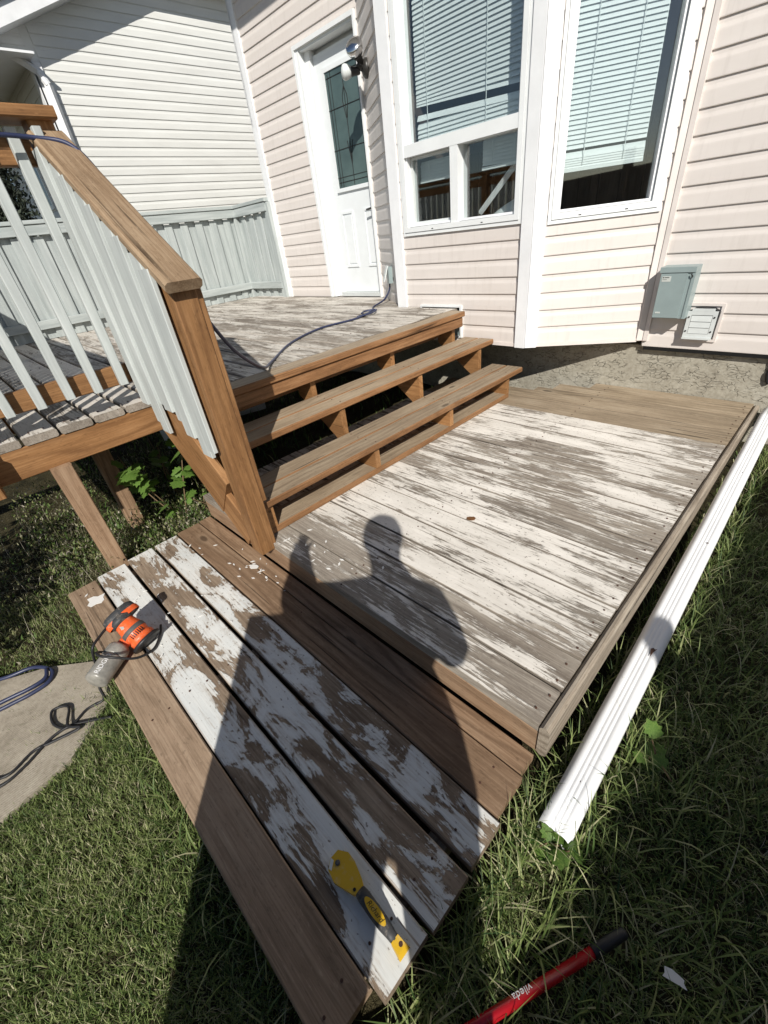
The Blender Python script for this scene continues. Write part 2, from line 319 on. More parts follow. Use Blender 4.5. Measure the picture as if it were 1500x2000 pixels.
def board_mesh(L, W, T, ch, wob=0):
    """a timber: length along X, chamfered long edges, centred; wob = sideways waviness of the edges"""
    key = (round(L, 3), round(W, 3), round(T, 3), ch, wob)
    if key in BM: return BM[key]
    a, b = W/2, T/2; ring = [(-a+ch, -b), (a-ch, -b), (a, -b+ch), (a, b-ch), (a-ch, b), (-a+ch, b), (-a, b-ch), (-a, -b+ch)]
    nseg = max(1, int(L/.25)) if wob else 1; vs = []; fs = []
    rr = random.Random(str(key))
    for i in range(nseg+1):
        x = -L/2+L*i/nseg; d0 = rr.uniform(-wob, wob); d1 = rr.uniform(-wob, wob)
        for (y, z) in ring: vs.append((x, y+(d1 if y > 0 else d0), z))
    for i in range(nseg):
        for j in range(8): fs.append((i*8+j, i*8+(j+1) % 8, (i+1)*8+(j+1) % 8, (i+1)*8+j))
    fs += [tuple(range(7, -1, -1)), tuple(nseg*8+j for j in range(8))]
    fs = [t[::-1] for t in fs]
    BM[key] = mesh('board', vs, fs); return BM[key]
def board(name, c, L, W, T, mat, parent, ax='X', bare=None, ch=.004, wob=0, tilt=0, rot=None):
    """timber centred at c. ax X/Y: laid flat along that axis; 'EX'/'EY': on edge; 'Z': upright"""
    me = board_mesh(L, W, T, ch, wob)
    key = (me.name, mat.name)
    if key not in BM:
        m2 = me.copy(); m2.materials.clear(); m2.materials.append(mat); BM[key] = m2
    r = rot or {'X': (0, 0, 0), 'Y': (0, 0, math.pi/2), 'EX': (math.pi/2, 0, 0), 'EY': (math.pi/2, 0, math.pi/2), 'Z': (0, math.pi/2, 0), 'ZX': (0, math.pi/2, math.pi/2)}[ax]
    if tilt: r = (r[0]+tilt, r[1], r[2])
    o = put(name, BM[key], None, parent, c, r)
    if bare is not None: o['bare'] = float(bare); o['wear'] = 1.08 if name == 'deck_board' and L < 3 else 9.0
    return o
def text(name, body, size, mat, parent, M4, ext=.0004, shear=0):
    cu = bpy.data.curves.new(name, 'FONT'); cu.body = body; cu.size = size; cu.extrude = ext; cu.align_x = 'CENTER'; cu.align_y = 'CENTER'; cu.shear = shear; cu.resolution_u = 3
    t = bpy.data.objects.new('tmp', cu); COL.objects.link(t); dg = bpy.context.evaluated_depsgraph_get()
    me = bpy.data.meshes.new_from_object(t.evaluated_get(dg)); bpy.data.objects.remove(t); bpy.data.curves.remove(cu)
    me.materials.clear(); me.materials.append(mat)
    o = bpy.data.objects.new(name, me); COL.objects.link(o); o.parent = parent; o.matrix_local = M4; return o
def frame4(o, x, y): 
    x = Vector(x).normalized(); y = Vector(y); z = x.cross(y).normalized(); y = z.cross(x)
    return Matrix(((x.x, y.x, z.x, o[0]), (x.y, y.y, z.y, o[1]), (x.z, y.z, z.z, o[2]), (0, 0, 0, 1)))

class Fr:
    """wall frame: s along the wall, o outwards from it, z up (z is world height)"""
    def __init__(s, o, d):
        s.o = Vector((o[0], o[1], 0)); s.d = Vector((d[0], d[1], 0)).normalized(); s.n = Vector((s.d.y, -s.d.x, 0))
    def p(s, a, out, z): q = s.o+s.d*a+s.n*out; return Vector((q.x, q.y, z))
    def box(s, s0, s1, o0, o1, z0, z1, mb=None):
        mb = mb or MB(); c = [s.p(s0, o1, z0), s.p(s1, o1, z0), s.p(s1, o0, z0), s.p(s0, o0, z0), s.p(s0, o1, z1), s.p(s1, o1, z1), s.p(s1, o0, z1), s.p(s0, o0, z1)]
        return mb.hexa(c)
    def ring(s, s0, s1, z0, z1, w, o0, o1, mb=None):
        mb = mb or MB(); wl, wr, wb, wt = w if isinstance(w, tuple) else (w,)*4
        s.box(s0, s1, o0, o1, z0, z0+wb, mb); s.box(s0, s1, o0, o1, z1-wt, z1, mb)
        s.box(s0, s0+wl, o0, o1, z0+wb, z1-wt, mb); s.box(s1-wr, s1, o0, o1, z0+wb, z1-wt, mb); return mb
PROF = [(0, .0125), (.004, .0135), (.066, .0110), (.073, .0102), (.091, .0055), (.114, .0040)]
def prof_at(z):
    for (a, b), (c, d) in zip(PROF, PROF[1:]):
        if a <= z <= c: return b+(d-b)*(z-a)/(c-a)
    return PROF[-1][1]
def siding(fr, parent, s0, s1, z0, z1, mat, openings=(), pitch=.114, name='siding_course'):
    k = 0
    while z0+k*pitch < z1-1e-4:
        zb = z0+k*pitch; zt = min(zb+pitch, z1); k += 1
        cuts = sorted({zb, zt}|{z for o in openings for z in (o[2], o[3]) if zb+.004 < z < zt-.004})
        pieces = []
        for a, b in zip(cuts, cuts[1:]):
            seg = [(s0, s1)]
            for o in openings:
                if o[2] < (a+b)/2 < o[3]:
                    seg = [t for u, w in seg for t in ((u, min(w, o[0])), (max(u, o[1]), w)) if t[1]-t[0] > .005]
            pieces += [(u, w, a, b) for u, w in seg]
        for u, w, a, b in pieces:
            zs = [a]+[zb+z*pitch/.114 for z, _ in PROF if a < zb+z*pitch/.114 < b]+[b]
            if a == zb: zs = [a, a+.0005]+zs[1:]
            outs = [prof_at((z-zb)*.114/pitch) for z in zs]
            org = fr.p((u+w)/2, 0, a); vs = []
            for t in (u, w):
                vs.append(fr.p(t, .0, zs[0])-org)
                vs += [fr.p(t, o_, z)-org for o_, z in zip(outs, zs)]
                vs.append(fr.p(t, .0, zs[-1])-org)
            n = len(zs)+2; fs = [(i, n+i, n+i+1, i+1) for i in range(n-1)]+[tuple(range(n)), tuple(range(2*n-1, n-1, -1))]
            put(name, mesh(name, vs, fs), mat, parent, org)

# ------------------------------------------------------------------ ground
gm = MB(); n = 60; xs = np.concatenate([[-90, -30, -14], np.linspace(-9, 3, 49), [6, 14, 40, 90]]); ys = np.concatenate([[-90, -30, -10], np.linspace(-4, 6, 41), [12, 40, 90]])
for y in ys:
    for x in xs:
        z = .012*math.sin(x*3.1+y*1.7)+.010*math.sin(x*7.3-y*5.1) if (-9 <= x <= 3 and -4 <= y <= 6) else 0
        gm.v.append((x, y, z-.012))
nx = len(xs)
gm.f = [(j*nx+i, j*nx+i+1, (j+1)*nx+i+1, (j+1)*nx+i) for j in range(len(ys)-1) for i in range(nx-1)]
tag(put('ground', gm.me('ground', True), M['soil']), 'dark soil of the yard under the grass and the decks', 'ground', kind='structure')
cm = MB().prism([(-3.6, -1.6), (-1.42, -1.6), (-1.42, -.55), (-1.46, -.36), (-1.62, -.17), (-1.86, -.15), (-2.02, -.33), (-2.12, -.52), (-3.6, -.75)], -.05, .012)
tag(put('path', cm.me('path'), M['concrete']), 'worn concrete path at the left, orange sander lying beside it', 'path', kind='structure')
def on_path(x, y): return x < -1.40 and y < -.14 and not (x < -2.0 and y > -.45) and (y < -.5 or x < -1.4 and y < -.12-.9*max(0, -1.62-x)*.5) and not (x > -1.62 and y > -.36+(-1.46-x)*1.2)

# ------------------------------------------------------------------ our house
hs = thing('house', (-3, 4.2, 0), 'house with beige lap siding, a white door and an angled bay window', 'house')
YD, YB, YR, YF = 3.60, 3.14, 3.53, 3.56
TOP = H+2.75
F_door = Fr((-5.40, YD), (1, 0)); F_l = Fr((-3.61, YD), (-2.914+3.61, YB-YD)); F_f = Fr((-2.914, YB), (1, 0)); F_r = Fr((-1.682, YB), (.694, .39)); F_s = Fr((-.988, YR), (1, 0))
LL = math.hypot(.696, .46); LR = math.hypot(.694, .39)
# openings: (s0, s1, z0, z1)
DO = (-4.50+5.40, -3.63+5.40, UP-.01, H+1.50)
WF = (-2.815+2.914, -1.785+2.914, H-.048, H+2.30)
WR = (.105, .715, H-.073, H+2.2)
def wall(name, fr, s0, s1, z0, z1, ops, label):
    mb = MB(); zs = sorted({z0, z1}|{min(max(z, z0), z1) for o in ops for z in (o[2], o[3])})
    for a, b in zip(zs, zs[1:]):
        seg = [(s0, s1)]
        for o in ops:
            if o[2] < (a+b)/2 < o[3]: seg = [t for u, w in seg for t in ((u, o[0]), (o[1], w)) if t[1]-t[0] > 1e-3]
        for u, w in seg: fr.box(u, w, -.11, -.001, a, b, mb)
    org = fr.p(s0, 0, z0); o = put(name, mb.me(name, org=org), M['cream'], hs, org); tag(o, label); return o
w1 = wall('wall', F_door, 0, 1.79, UP-.12, TOP, [DO], 'beige lap-sided wall with the white door')
w2 = wall('bay_wall', F_l, 0, LL, H-.80, TOP, [], 'narrow shaded side of the bay beside the door')
w3 = wall('bay_wall', F_f, 0, 1.232, H-.87, TOP, [WF], 'front of the bay with the divided window')
w4 = wall('bay_wall', F_r, 0, LR, H-.87, TOP, [WR], 'angled right side of the bay with the tall window')
w5 = wall('wall', F_s, 0, 3.2, H-.895, TOP, [], 'beige lap-sided wall right of the bay')
JT = .022
siding(F_door, w1, 0, 1.79, UP, TOP, M['siding'], [(DO[0]-.005, DO[1]+.005, DO[2], DO[3]+.005)])
siding(F_l, w2, .01, LL-.02, H-.845, TOP, M['siding'])
VENTBOX = (.217, .654, H-.835, H-.585)
siding(F_f, w3, .035, 1.232-.05, H-.845, TOP, M['siding'], [(WF[0]-.02, WF[1]+.02, WF[2]-.02, WF[3]), VENTBOX])
siding(F_r, w4, .03, LR-.03, H-.845, TOP, M['siding'], [(WR[0]-.02, WR[1]+.02, WR[2]-.02, WR[3])])
siding(F_s, w5, .01, 3.2, H-.90, TOP, M['siding'])
def hpart(name, mb, mat, parent=None, label=None, smooth=False):
    v = [Vector(p) for p in mb.v]; org = sum(v, Vector())/len(v)
    o = put(name, mb.me(name, smooth, org), mat, parent or hs, org)
    if label: o['label'] = label
    return o
# corner posts and trims
mb = MB(); F_door.box(-.03, .075, 0, .028, UP-.02, TOP, mb); mb.box((-5.43, YD-.028, UP-.02), (-5.40, YD+.10, TOP)); hpart('corner_post', mb, M['white'])
mb = MB(); F_f.box(-.05, .055, .0, .030, H-.64, TOP, mb); F_l.box(LL-.09, LL+.005, .003, .030, H-.64, TOP, mb); hpart('corner_post', mb, M['white'])
mb = MB(); F_f.box(1.232-.075, 1.232+.006, .002, .034, H-.874, TOP, mb); F_r.box(-.006, .076, .0, .033, H-.872, TOP, mb); hpart('corner_post', mb, M['white'])
mb = MB(); F_r.box(LR-.042, LR-.005, 0, .026, H-.86, TOP, mb); F_s.box(.012, .040, 0, .03, H-.86, TOP, mb); hpart('inside_corner', mb, M['cream'])
mb = MB(); F_f.box(.056, 1.156, .0, .020, H-.872, H-.845, mb); hpart('starter_strip', mb, M['cream'])
mb = MB(); F_r.box(.077, LR-.04, .0, .020, H-.870, H-.845, mb); hpart('starter_strip', mb, M['cream'])
mb = MB(); F_s.box(.02, 3.2, -.02, .008, H-.925, H-.902, mb); hpart('flashing', mb, M['dark'])
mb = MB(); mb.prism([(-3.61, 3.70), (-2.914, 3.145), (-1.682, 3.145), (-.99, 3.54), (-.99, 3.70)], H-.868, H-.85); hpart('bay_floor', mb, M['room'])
# foundation, under the whole house
mb = MB(); mb.box((-5.40, YF+.0, -.3), (2.2, YF+.25, H-.905)); hpart('foundation', mb, M['stucco'])
mb = MB(); mb.box((-5.38, YF+.08, -.3), (-3.2, YF+.2, UP-.1)); hpart('foundation', mb, M['stucco'])
# framed duct opening on the bay beside the stair top
mb = MB(); F_f.ring(VENTBOX[0]-.0, VENTBOX[1], VENTBOX[2], VENTBOX[3], (.012, .016, .012, .016), .0, .03, mb); fo = hpart('vent_frame', mb, M['vinyl_white'])
mb = MB(); F_f.box(VENTBOX[0]+.012, VENTBOX[1]-.016, -.003, .001, VENTBOX[2]+.012, VENTBOX[3]-.016, mb); hpart('backing', mb, M['steel'], fo)
mb = MB(); F_f.box(VENTBOX[0]+.012, VENTBOX[1]-.016, .0015, .004, VENTBOX[3]-.045, VENTBOX[3]-.016, mb); hpart('gap_shade', mb, M['dark'], fo)  # dark strip painting the shade of the gap under the frame top
# roof and soffit far above the frame
mb = MB(); mb.box((-5.9, 2.75, TOP), (2.6, 10.5, TOP+.18)); hpart('roof_eave', mb, M['white'])
mb = MB(); mb.box((-5.40, YD+.05, UP-.1), (-5.30, 10, TOP)); hpart('wall', mb, M['siding'])
mb = MB(); mb.box((2.1, YR+.05, H-.9), (2.2, 10, TOP)); hpart('wall', mb, M['siding'])
mb = MB(); mb.box((-5.4, 9.9, 0), (2.2, 10, TOP)); hpart('wall', mb, M['siding'])
# room behind the bay
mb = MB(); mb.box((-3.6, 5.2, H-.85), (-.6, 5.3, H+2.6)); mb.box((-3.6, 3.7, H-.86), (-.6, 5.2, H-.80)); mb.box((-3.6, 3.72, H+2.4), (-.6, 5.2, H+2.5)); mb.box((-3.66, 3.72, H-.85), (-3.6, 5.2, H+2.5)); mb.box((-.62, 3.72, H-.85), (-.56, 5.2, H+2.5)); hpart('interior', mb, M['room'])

# door
dr = put('door', F_door.box(-4.345+5.4, -3.645+5.4, -.12, -.08, UP+.045, H+1.41, MB()).me('door', org=F_door.p(1.4, -.1, UP+1)), M['door'], hs, F_door.p(1.4, -.1, UP+1)); tag(dr, 'white panelled door with a leaded half-height glass')
mb = MB(); F_door.box(DO[0]+.001, DO[1], -.15, -.125, UP, H+1.5, mb); hpart('door_backing', mb, M['door'])
mb = MB()                                     # casing: stepped jamb
F_door.box(DO[0], DO[0]+.030, -.11, .034, UP+.001, DO[3], mb); F_door.box(DO[0]+.030, DO[0]+.075, -.11, .020, UP+.001, DO[3]-.03, mb); F_door.box(DO[0]+.075, DO[0]+.150, -.119, -.045, UP+.001, DO[3]-.05, mb)
F_door.box(DO[1]-.02, DO[1], -.11, .034, UP+.001, DO[3], mb)
F_door.box(DO[0]+.030, DO[1]-.02, -.11, .034, DO[3]-.03, DO[3], mb); F_door.box(DO[0]+.075, DO[1]-.02, -.11, .010, DO[3]-.05, DO[3]-.03, mb); hpart('door_casing', mb, M['vinyl_white'])
mb = MB(); F_door.box(DO[0]+.150, DO[1]-.02, -.12, -.02, UP+.002, UP+.042, mb); hpart('threshold', mb, M['vent'])
a = 5.4; gs0, gs1, gz0, gz1 = -4.20+a, -3.715+a, H+.398, H+1.264
mb = MB(); F_door.ring(gs0-.032, gs1+.032, gz0-.032, gz1+.032, .032, -.08, -.062, mb); hpart('glass_frame', mb, M['door'], dr)
mb = MB(); F_door.box(gs0, gs1, -.079, -.072, gz0, gz1, mb); hpart('pane', mb, M['doorglass'], dr)
mb = MB(); zf = -.0705                        # lead cames
def came(pts, r=.0032): mb.tube([F_door.p(s, zf, z) for s, z in pts], r, 6)
came([(gs0+.035, gz0+.02), (gs0+.035, gz1-.02)]); came([(gs1-.035, gz0+.02), (gs1-.035, gz1-.02)]); came([(gs0+.01, gz0+.045), (gs1-.01, gz0+.045)]); came([(gs0+.01, gz1-.045), (gs1-.01, gz1-.045)])
came([(gs0+.075, gz0), (gs0+.075, gz1)], .0026); came([(gs0, gz0+.085), (gs1, gz0+.085)], .0026)
mid = (gs0+gs1)/2; came([(mid, gz0), (mid, gz1)]); came([(gs0, gz0+.30), (gs1, gz0+.30)]); came([(gs0, gz0+.60), (gs1, gz0+.60)])
for zc in (gz0+.60, gz0+.30): 
    for sg in (-1, 1): came([(mid+sg*t[0], zc+t[1]) for t in ((0, .13), (.03, .07), (.035, .03), (.02, -.03), (.006, -.09))] if zc > gz0+.5 else [(mid+sg*t[0], zc+t[1]) for t in ((.035, .05), (.03, .01), (.012, -.05), (.003, -.12))])
hpart('came', mb, M['ink_black'], dr)
for s0, s1 in ((-4.235+a, -4.045+a), (-3.885+a, -3.70+a)):
    mb = MB(); F_door.ring(s0, s1, H-.317, H+.20, .022, -.081, -.070, mb); F_door.box(s0+.035, s1-.035, -.081, -.073, H-.282, H+.165, mb); hpart('panel', mb, M['door'], dr)
mb = MB(); c = F_door.p(-3.67+a, -.06, H+.33); mb.tube([c, c+Vector((0, -.03, 0))], .028, 12); mb.tube([c+Vector((0, 0, -.14)), c+Vector((0, -.05, -.14))], .024, 12); mb.tube([c+Vector((0, -.05, -.14)), c+Vector((-.09, -.055, -.15))], .009, 8); hpart('handle', mb, M['bronze'], dr, None, True)

# outside lamp: twin floodlight on the corner
lp = thing('flood_lamp', (-3.33, 3.37, H+1.06), 'twin-head floodlight with a shiny reflector beside the white door', 'lamp')
Pm = F_l.p(.22, .02, H+1.10); LPl = Pm
mb = MB(); A = Matrix(((F_l.d.x, 0, F_l.n.x), (F_l.d.y, 0, F_l.n.y), (0, 1, 0))); mb.lathe([(.062, -.02), (.062, .008), (.045, .028), (.02, .036)], 20, A, Pm); hpart('mount', mb, M['bronze'], lp, None, True)
def lampward(base, d, L, r, mat):
    d = Vector(d).normalized(); up = Vector((0, 0, 1)); x = d.cross(up).normalized(); y = d.cross(x); A = Matrix((x, y, d)).transposed(); mb = MB()
    mb.lathe([(.020, 0), (.026, .01), (.028, .05), (r*.62, .062), (r*.66, .075)], 20, A, base); hpart('lamp_socket', mb, M['bronze'], lp, None, True)
    mb = MB(); mb.lathe([(r*.60, .070), (r*.86, .092), (r, .118), (r, .130), (r*.90, .142), (r*.55, .152), (.003, .156)], 22, A, base); hpart('bulb', mb, mat, lp, None, True)
lampward(Pm+Vector((-.01, -.04, .03)), (.22, -.62, .50), .16, .070, M['chrome'])
lampward(Pm+Vector((-.03, -.04, -.01)), (-.60, -.66, .02), .15, .050, M['vent'])
mb = MB(); mb.tube([Pm+F_l.n*.03, Pm+Vector((-.01, -.05, .01)), Pm+Vector((-.02, -.07, .03))], .022, 10); hpart('arm', mb, M['bronze'], lp, None, True)

# windows
def window(fr, W, name, label, split=None):
    s0, s1, z0, z1 = W
    mb = MB(); fr.ring(s0, s1, z0, z1, .034, -.10, .030, mb); fr.ring(s0-.022, s1+.022, z0-.024, z1, (.020, .020, .022, .02), .0, .024, mb)
    o = hpart(name, mb, M['vinyl_white'], hs, label)
    mb = MB(); fr.ring(s0+.036, s1-.036, z0+.036, z1-.036, .014, -.085, .008, mb); hpart('sash', mb, M['white'], o)
    if split:
        zm, sm = split
        mb = MB(); fr.box(s0+.034, s1-.034, -.095, .026, zm-.036, zm+.036, mb); fr.box(sm-.033, sm+.033, -.095, .0245, z0+.034, zm-.036, mb); hpart('mullion', mb, M['vinyl_white'], o)
        for u, w, b, t in ((s0+.045, s1-.045, zm+.034, z1-.045), (s0+.045, sm-.03, z0+.045, zm-.034), (sm+.03, s1-.045, z0+.045, zm-.034)):
            mb = MB(); fr.box(u, w, -.052, -.047, b, t, mb); hpart('pane', mb, M['glass'], o)
        mb = MB(); fr.ring(s0+.052, sm-.036, z0+.05, zm-.038, .016, -.075, -.03, mb); hpart('slider', mb, M['vent'], o)
    else:
        mb = MB(); fr.box(s0+.045, s1-.045, -.052, -.047, z0+.045, z1-.045, mb); hpart('pane', mb, M['glass'], o)
    mb = MB()
    for t in (.28, .72): fr.box(s0+(s1-s0)*t-.008, s0+(s1-s0)*t+.008, .028, .0315, z0+.008, z0+.013, mb)
    hpart('weep_hole', mb, M['dark'], o)
    return o
window(F_f, WF, 'window', 'white window with one large pane above two small sliding panes', (H+.463, -2.318+2.914))
window(F_r, WR, 'window', 'tall single-pane white window on the angled bay side')
def blind(fr, s0, s1, zlist, label, broken=None):
    org = fr.p((s0+s1)/2, -.16, zlist[0]); t = thing('window_blind', org, label, 'blind')
    L = s1-s0; tl = .45; base = MB(); K = 4
    vs = []
    for sx in (-L/2, L/2):
        for k in range(K+1):
            u = (k/K-.5)*.034; b = .0022*(1-(2*k/K-1)**2); p = fr.d*sx+fr.n*(u*math.cos(tl)*-.55+b*math.sin(tl))+Vector((0, 0, u*math.sin(tl)*2.3+b)); vs.append(p)
    me = mesh('slat', vs, [(i, i+1, K+1+i+1, K+1+i) for i in range(K)], True); me.materials.append(M['blind'])
    for i, z in enumerate(zlist):
        o = put('slat', me, None, t, fr.p((s0+s1)/2, -.13, z))
        if broken and i in broken:
            o.rotation_euler = (0, broken[i], 0)
            o.location.z += L/2*math.sin(-broken[i])*-.0
    for a_ in (.12, .66) if L > .7 else (.25, .75):
        mb = MB(); mb.tube([fr.p(s0+L*a_, -.112, zlist[0]), fr.p(s0+L*a_, -.112, zlist[-1])], .0022, 5); hpart('cord', mb, M['blind'], t)
    mb = MB(); fr.box(s0, s1, -.145, -.115, zlist[0]-.035, zlist[0]-.018, mb); hpart('bottom_rail', mb, M['blind'], t)
    return t
zb = [H+.53+.0245*k for k in range(58)]
zb = [z for z in zb if not (H+.64 < z < H+.70)]
blind(F_f, WF[0]+.06, WF[1]-.05, zb, 'pale slatted blind with a gap near its bottom behind the wide front pane', {4: .05, 5: .06, 6: .035, 7: .02})
zb = [H+.205+.012*k for k in range(5)]+[H+.30+.0235*k for k in range(66)]
blind(F_r, WR[0]+.05, WR[1]-.10, zb, 'pale slatted blind hanging short in the tall right window')
blind(F_f, WF[0]+.64, WF[1]-.05, [H+.30+.02*k for k in range(7)], 'short sagging piece of blind inside the small lower right pane', {0: .04, 1: .03})
blind(F_f, WF[0]+.07, WF[0]+.45, [H+.30+.02*k for k in range(5)], 'short sagging piece of blind inside the small lower left pane')
mb = MB(); b0 = F_f.p(.70, -.16, H+.02); b1 = F_f.p(1.05, -.16, H+.33); mb.tube([b0, b1], .02, 4); v0 = sum((Vector(p) for p in mb.v), Vector())/len(mb.v)
tag(put('wooden_bar', mb.me('wooden_bar', org=v0), M['vinyl_white'], None, v0), 'white bar leaning diagonally inside the small lower right pane', 'bar')
mb = MB()
for i in range(24): mb.box((-2.9+i*.075, 3.95+.03*(i % 2), H-.8), (-2.9+i*.075+.072, 3.97+.03*(i % 2), H+.45))
tag(put('curtain', mb.me('curtain', org=(-2.2, 3.95, H)), M['curtain'], None, (-2.2, 3.95, H)), 'dark brown pleated curtain inside the lower panes of the bay', 'curtain')
mb = MB(); mb.lathe([(.0, 0), (.16, .0), (.15, .05), (.09, .09), (.03, .12), (.01, .13)], 14, Matrix(((1.3, 0, 0), (0, .7, 0), (0, 0, 1))), (0, 0, 0))
tag(put('cloth_heap', mb.me('cloth_heap', True), M['blind'], None, (-1.93, 3.36, H-.045)), 'crumpled white cloth heaped on the sill inside the lower right pane', 'cloth')

# meter box
mbx = thing('electric_box', (-.84, 3.45, H-.70), 'grey-green metal electrical box with small labels above the wall vent', 'box')
mb = MB(); mb.box((-.925, 3.41, H-.69), (-.752, 3.535, H-.405)); hpart('body', mb, M['steel'], mbx)
mb = MB(); mb.box((-.922, 3.402, H-.686), (-.775, 3.412, H-.43)); mb.box((-.932, 3.40, H-.425), (-.735, 3.53, H-.395)); hpart('cover', mb, M['steel'], mbx)
mb = MB(); mb.box((-.752, 3.405, H-.69), (-.735, 3.53, H-.426)); hpart('side_rail', mb, M['steel'], mbx)
mb = MB(); mb.box((-.912, 3.4005, H-.475), (-.862, 3.4025, H-.445)); mb.box((-.91, 3.4005, H-.66), (-.88, 3.4025, H-.651)); hpart('label_plate', mb, M['label'], mbx)
mb = MB(); mb.box((-.908, 3.4, H-.455), (-.901, 3.4004, H-.449)); mb.box((-.898, 3.4, H-.454), (-.872, 3.4004, H-.450)); mb.box((-.908, 3.4, H-.464), (-.884, 3.4004, H-.462)); hpart('print', mb, M['ink_black'], mbx)
mb = MB(); mb.tube([(-.757, 3.40, H-.437), (-.748, 3.395, H-.442), (-.745, 3.40, H-.452)], .003, 6); hpart('seal_wire', mb, M['bronze'], mbx)
# wall vent
vt = thing('wall_vent', (-.65, 3.5, H-.83), 'grey louvred dryer vent with three flaps low on the siding', 'vent')
mb = MB(); F_s.ring(.988-.755, .988-.553, H-.845, H-.615, .016, .0, .022, mb); hpart('surround', mb, M['cream'], vt)
out = [(-.738, -.815), (-.57, -.815), (-.566, -.66), (-.60, -.640), (-.652, -.634), (-.704, -.640), (-.742, -.66)]
mb = MB(); k = len(out); mb.v = [(x, 3.525, H+z) for x, z in out]+[(x, 3.478, H+z) for x, z in out]; mb.f = [tuple(range(k)), tuple(range(2*k-1, k-1, -1))]+[(i, k+i, k+(i+1) % k, (i+1) % k) for i in range(k)]; hpart('hood', mb, M['black'], vt)
mb = MB()
for (x0, x1, z0, z1) in ((-.735, -.573, -.812, -.790), (-.735, -.573, -.678, -.655), (-.735, -.712, -.790, -.678), (-.596, -.573, -.790, -.678)): mb.box((x0, 3.470, H+z0), (x1, 3.48, H+z1))
mb.box((-.715, 3.4695, H-.655), (-.593, 3.48, H-.640)); mb.box((-.735, 3.462, H-.824), (-.573, 3.478, H-.8125)); hpart('frame', mb, M['vent'], vt)
for i in range(3):
    mb = MB(); z0 = -.788+.036*i; mb.hexa([(-.710, 3.468, H+z0), (-.598, 3.468, H+z0), (-.598, 3.474, H+z0), (-.710, 3.474, H+z0), (-.710, 3.472, H+z0+.034), (-.598, 3.472, H+z0+.034), (-.598, 3.478, H+z0+.034), (-.710, 3.478, H+z0+.034)]); hpart('flap', mb, M['vent'], vt)
mb = MB()
for x, z in ((-.724, -.69), (-.585, -.69), (-.724, -.775), (-.585, -.775)): mb.tube([(x, 3.471, H+z), (x, 3.466, H+z)], .005, 8)
hpart('screw', mb, M['ink_black'], vt)
mb = MB(); mb.tube(spline([(-.225, 3.545, H-.93), (-.222, 3.55, H-.99), (-.230, 3.55, H-1.02), (-.222, 3.55, H-1.06), (-.21, 3.55, H-1.08)]), .015, 8)
tag(put('gap_filler', mb.me('gap_filler', True, (-.25, 3.53, H-1.0)), M['black'], None, (-.25, 3.53, H-1.0)), 'short black hose standing in for a dark gap at the right edge', 'filler')  # black piece put in to draw a narrow dark gap

# ------------------------------------------------------------------ lower deck
ld = thing('lower_deck', (-1.3, 2, 0), 'low plank deck with flaking cream paint in front of the stairs', 'deck')
X0, X1 = -2.43, -.245; y = .69
for k in range(15):
    wdt = .1421; bare = [.50, .46, .38, .30, .34, .31, .38, .45, .38, .40, .43, .38, .34, .33, .36][k]
    board('deck_board', ((X0+X1)/2+random.uniform(-.002, .002), y+wdt/2, MAIN-.019+random.uniform(-.0015, .0015)), X1-X0, wdt-.0075+random.uniform(-.002, .001), .038, M['deck_paint'], ld, 'X', bare, .0015, .0008, random.uniform(-.004, .004)); y += wdt
for (a0, a1, xl) in ((2.822, 3.048, -2.43), (3.048, 3.211, -2.43), (3.211, 3.297, -1.62), (3.297, 3.43, -1.50), (3.43, 3.557, -1.26)):
    board('deck_board', ((xl+X1)/2, (a0+a1)/2, MAIN-.019), X1-xl, a1-a0-.006, .038, M['olive'], ld, 'X', None, .002, .001, random.uniform(-.004, .004))
board('fascia', (-.226, (.69+3.55)/2, MAIN-.070), 3.55-.69, .138, .030, M['grey'], ld, 'EY', None, .010, .003)
board('riser', ((X0+X1)/2+.006, .712, MAIN-.096), X1-X0+.012, .112, .034, M['brown'], ld, 'EX', None, .006, .001)
for yy in (1.3, 2.1, 2.9): board('joist', ((X0+X1)/2, yy, MAIN-.11), X1-X0-.1, .14, .04, M['grey'], ld, 'EX')
mb = MB(); 
for k in range(20):
    for xx in (-.275, -1.15, -2.0):
        for dd in (.035, .105):
            x = xx+random.uniform(-.012, .012); yy = .69+k*.1421+dd+random.uniform(-.012, .012)
            if yy < 3.5: mb.lathe([(.0038, -.002), (.0038, .0010), (.002, .0014)], 7, None, (x, yy, MAIN+.0015))
o = put('nail_heads', mb.me('nail_heads', org=(-1, 2, MAIN)), M['nail'], ld, (-1, 2, MAIN)); o['kind'] = 'stuff'

# step platform
pf = thing('step_platform', (-1.3, .25, 0), 'low step of wide planks with patchy pale paint at the front of the deck', 'platform')
edges = [(-.132, .004, 'dull', None, -2.372, -.262), (.010, .156, 'plat_paint', .34, -2.392, -.226), (.170, .311, 'plat_paint', .43, -2.405, -.218), (.328, .462, 'plat_paint', .45, -2.41, -.222), (.468, .606, 'brown', None, -2.42, -.235), (.611, .687, 'brown', None, -2.43, -.243)]
for i, (a0, a1, mt, br, xl, xr) in enumerate(edges):
    board('plank', ((xl+xr)/2, (a0+a1)/2, PLAT-.019+[0, -.002, .001, -.001, .001, 0][i]), xr-xl, a1-a0, .038, M[mt], pf, 'X', br, .004, .0012, random.uniform(-.006, .006), rot=(0, 0, [.0035, .001, -.001, .0015, .0, -.001][i]))
for xx in (-2.32, -1.3, -.33): board('sleeper', (xx, .27, PLAT-.075), .80, .06, .07, M['olive'], pf, 'Y')
mb = MB()
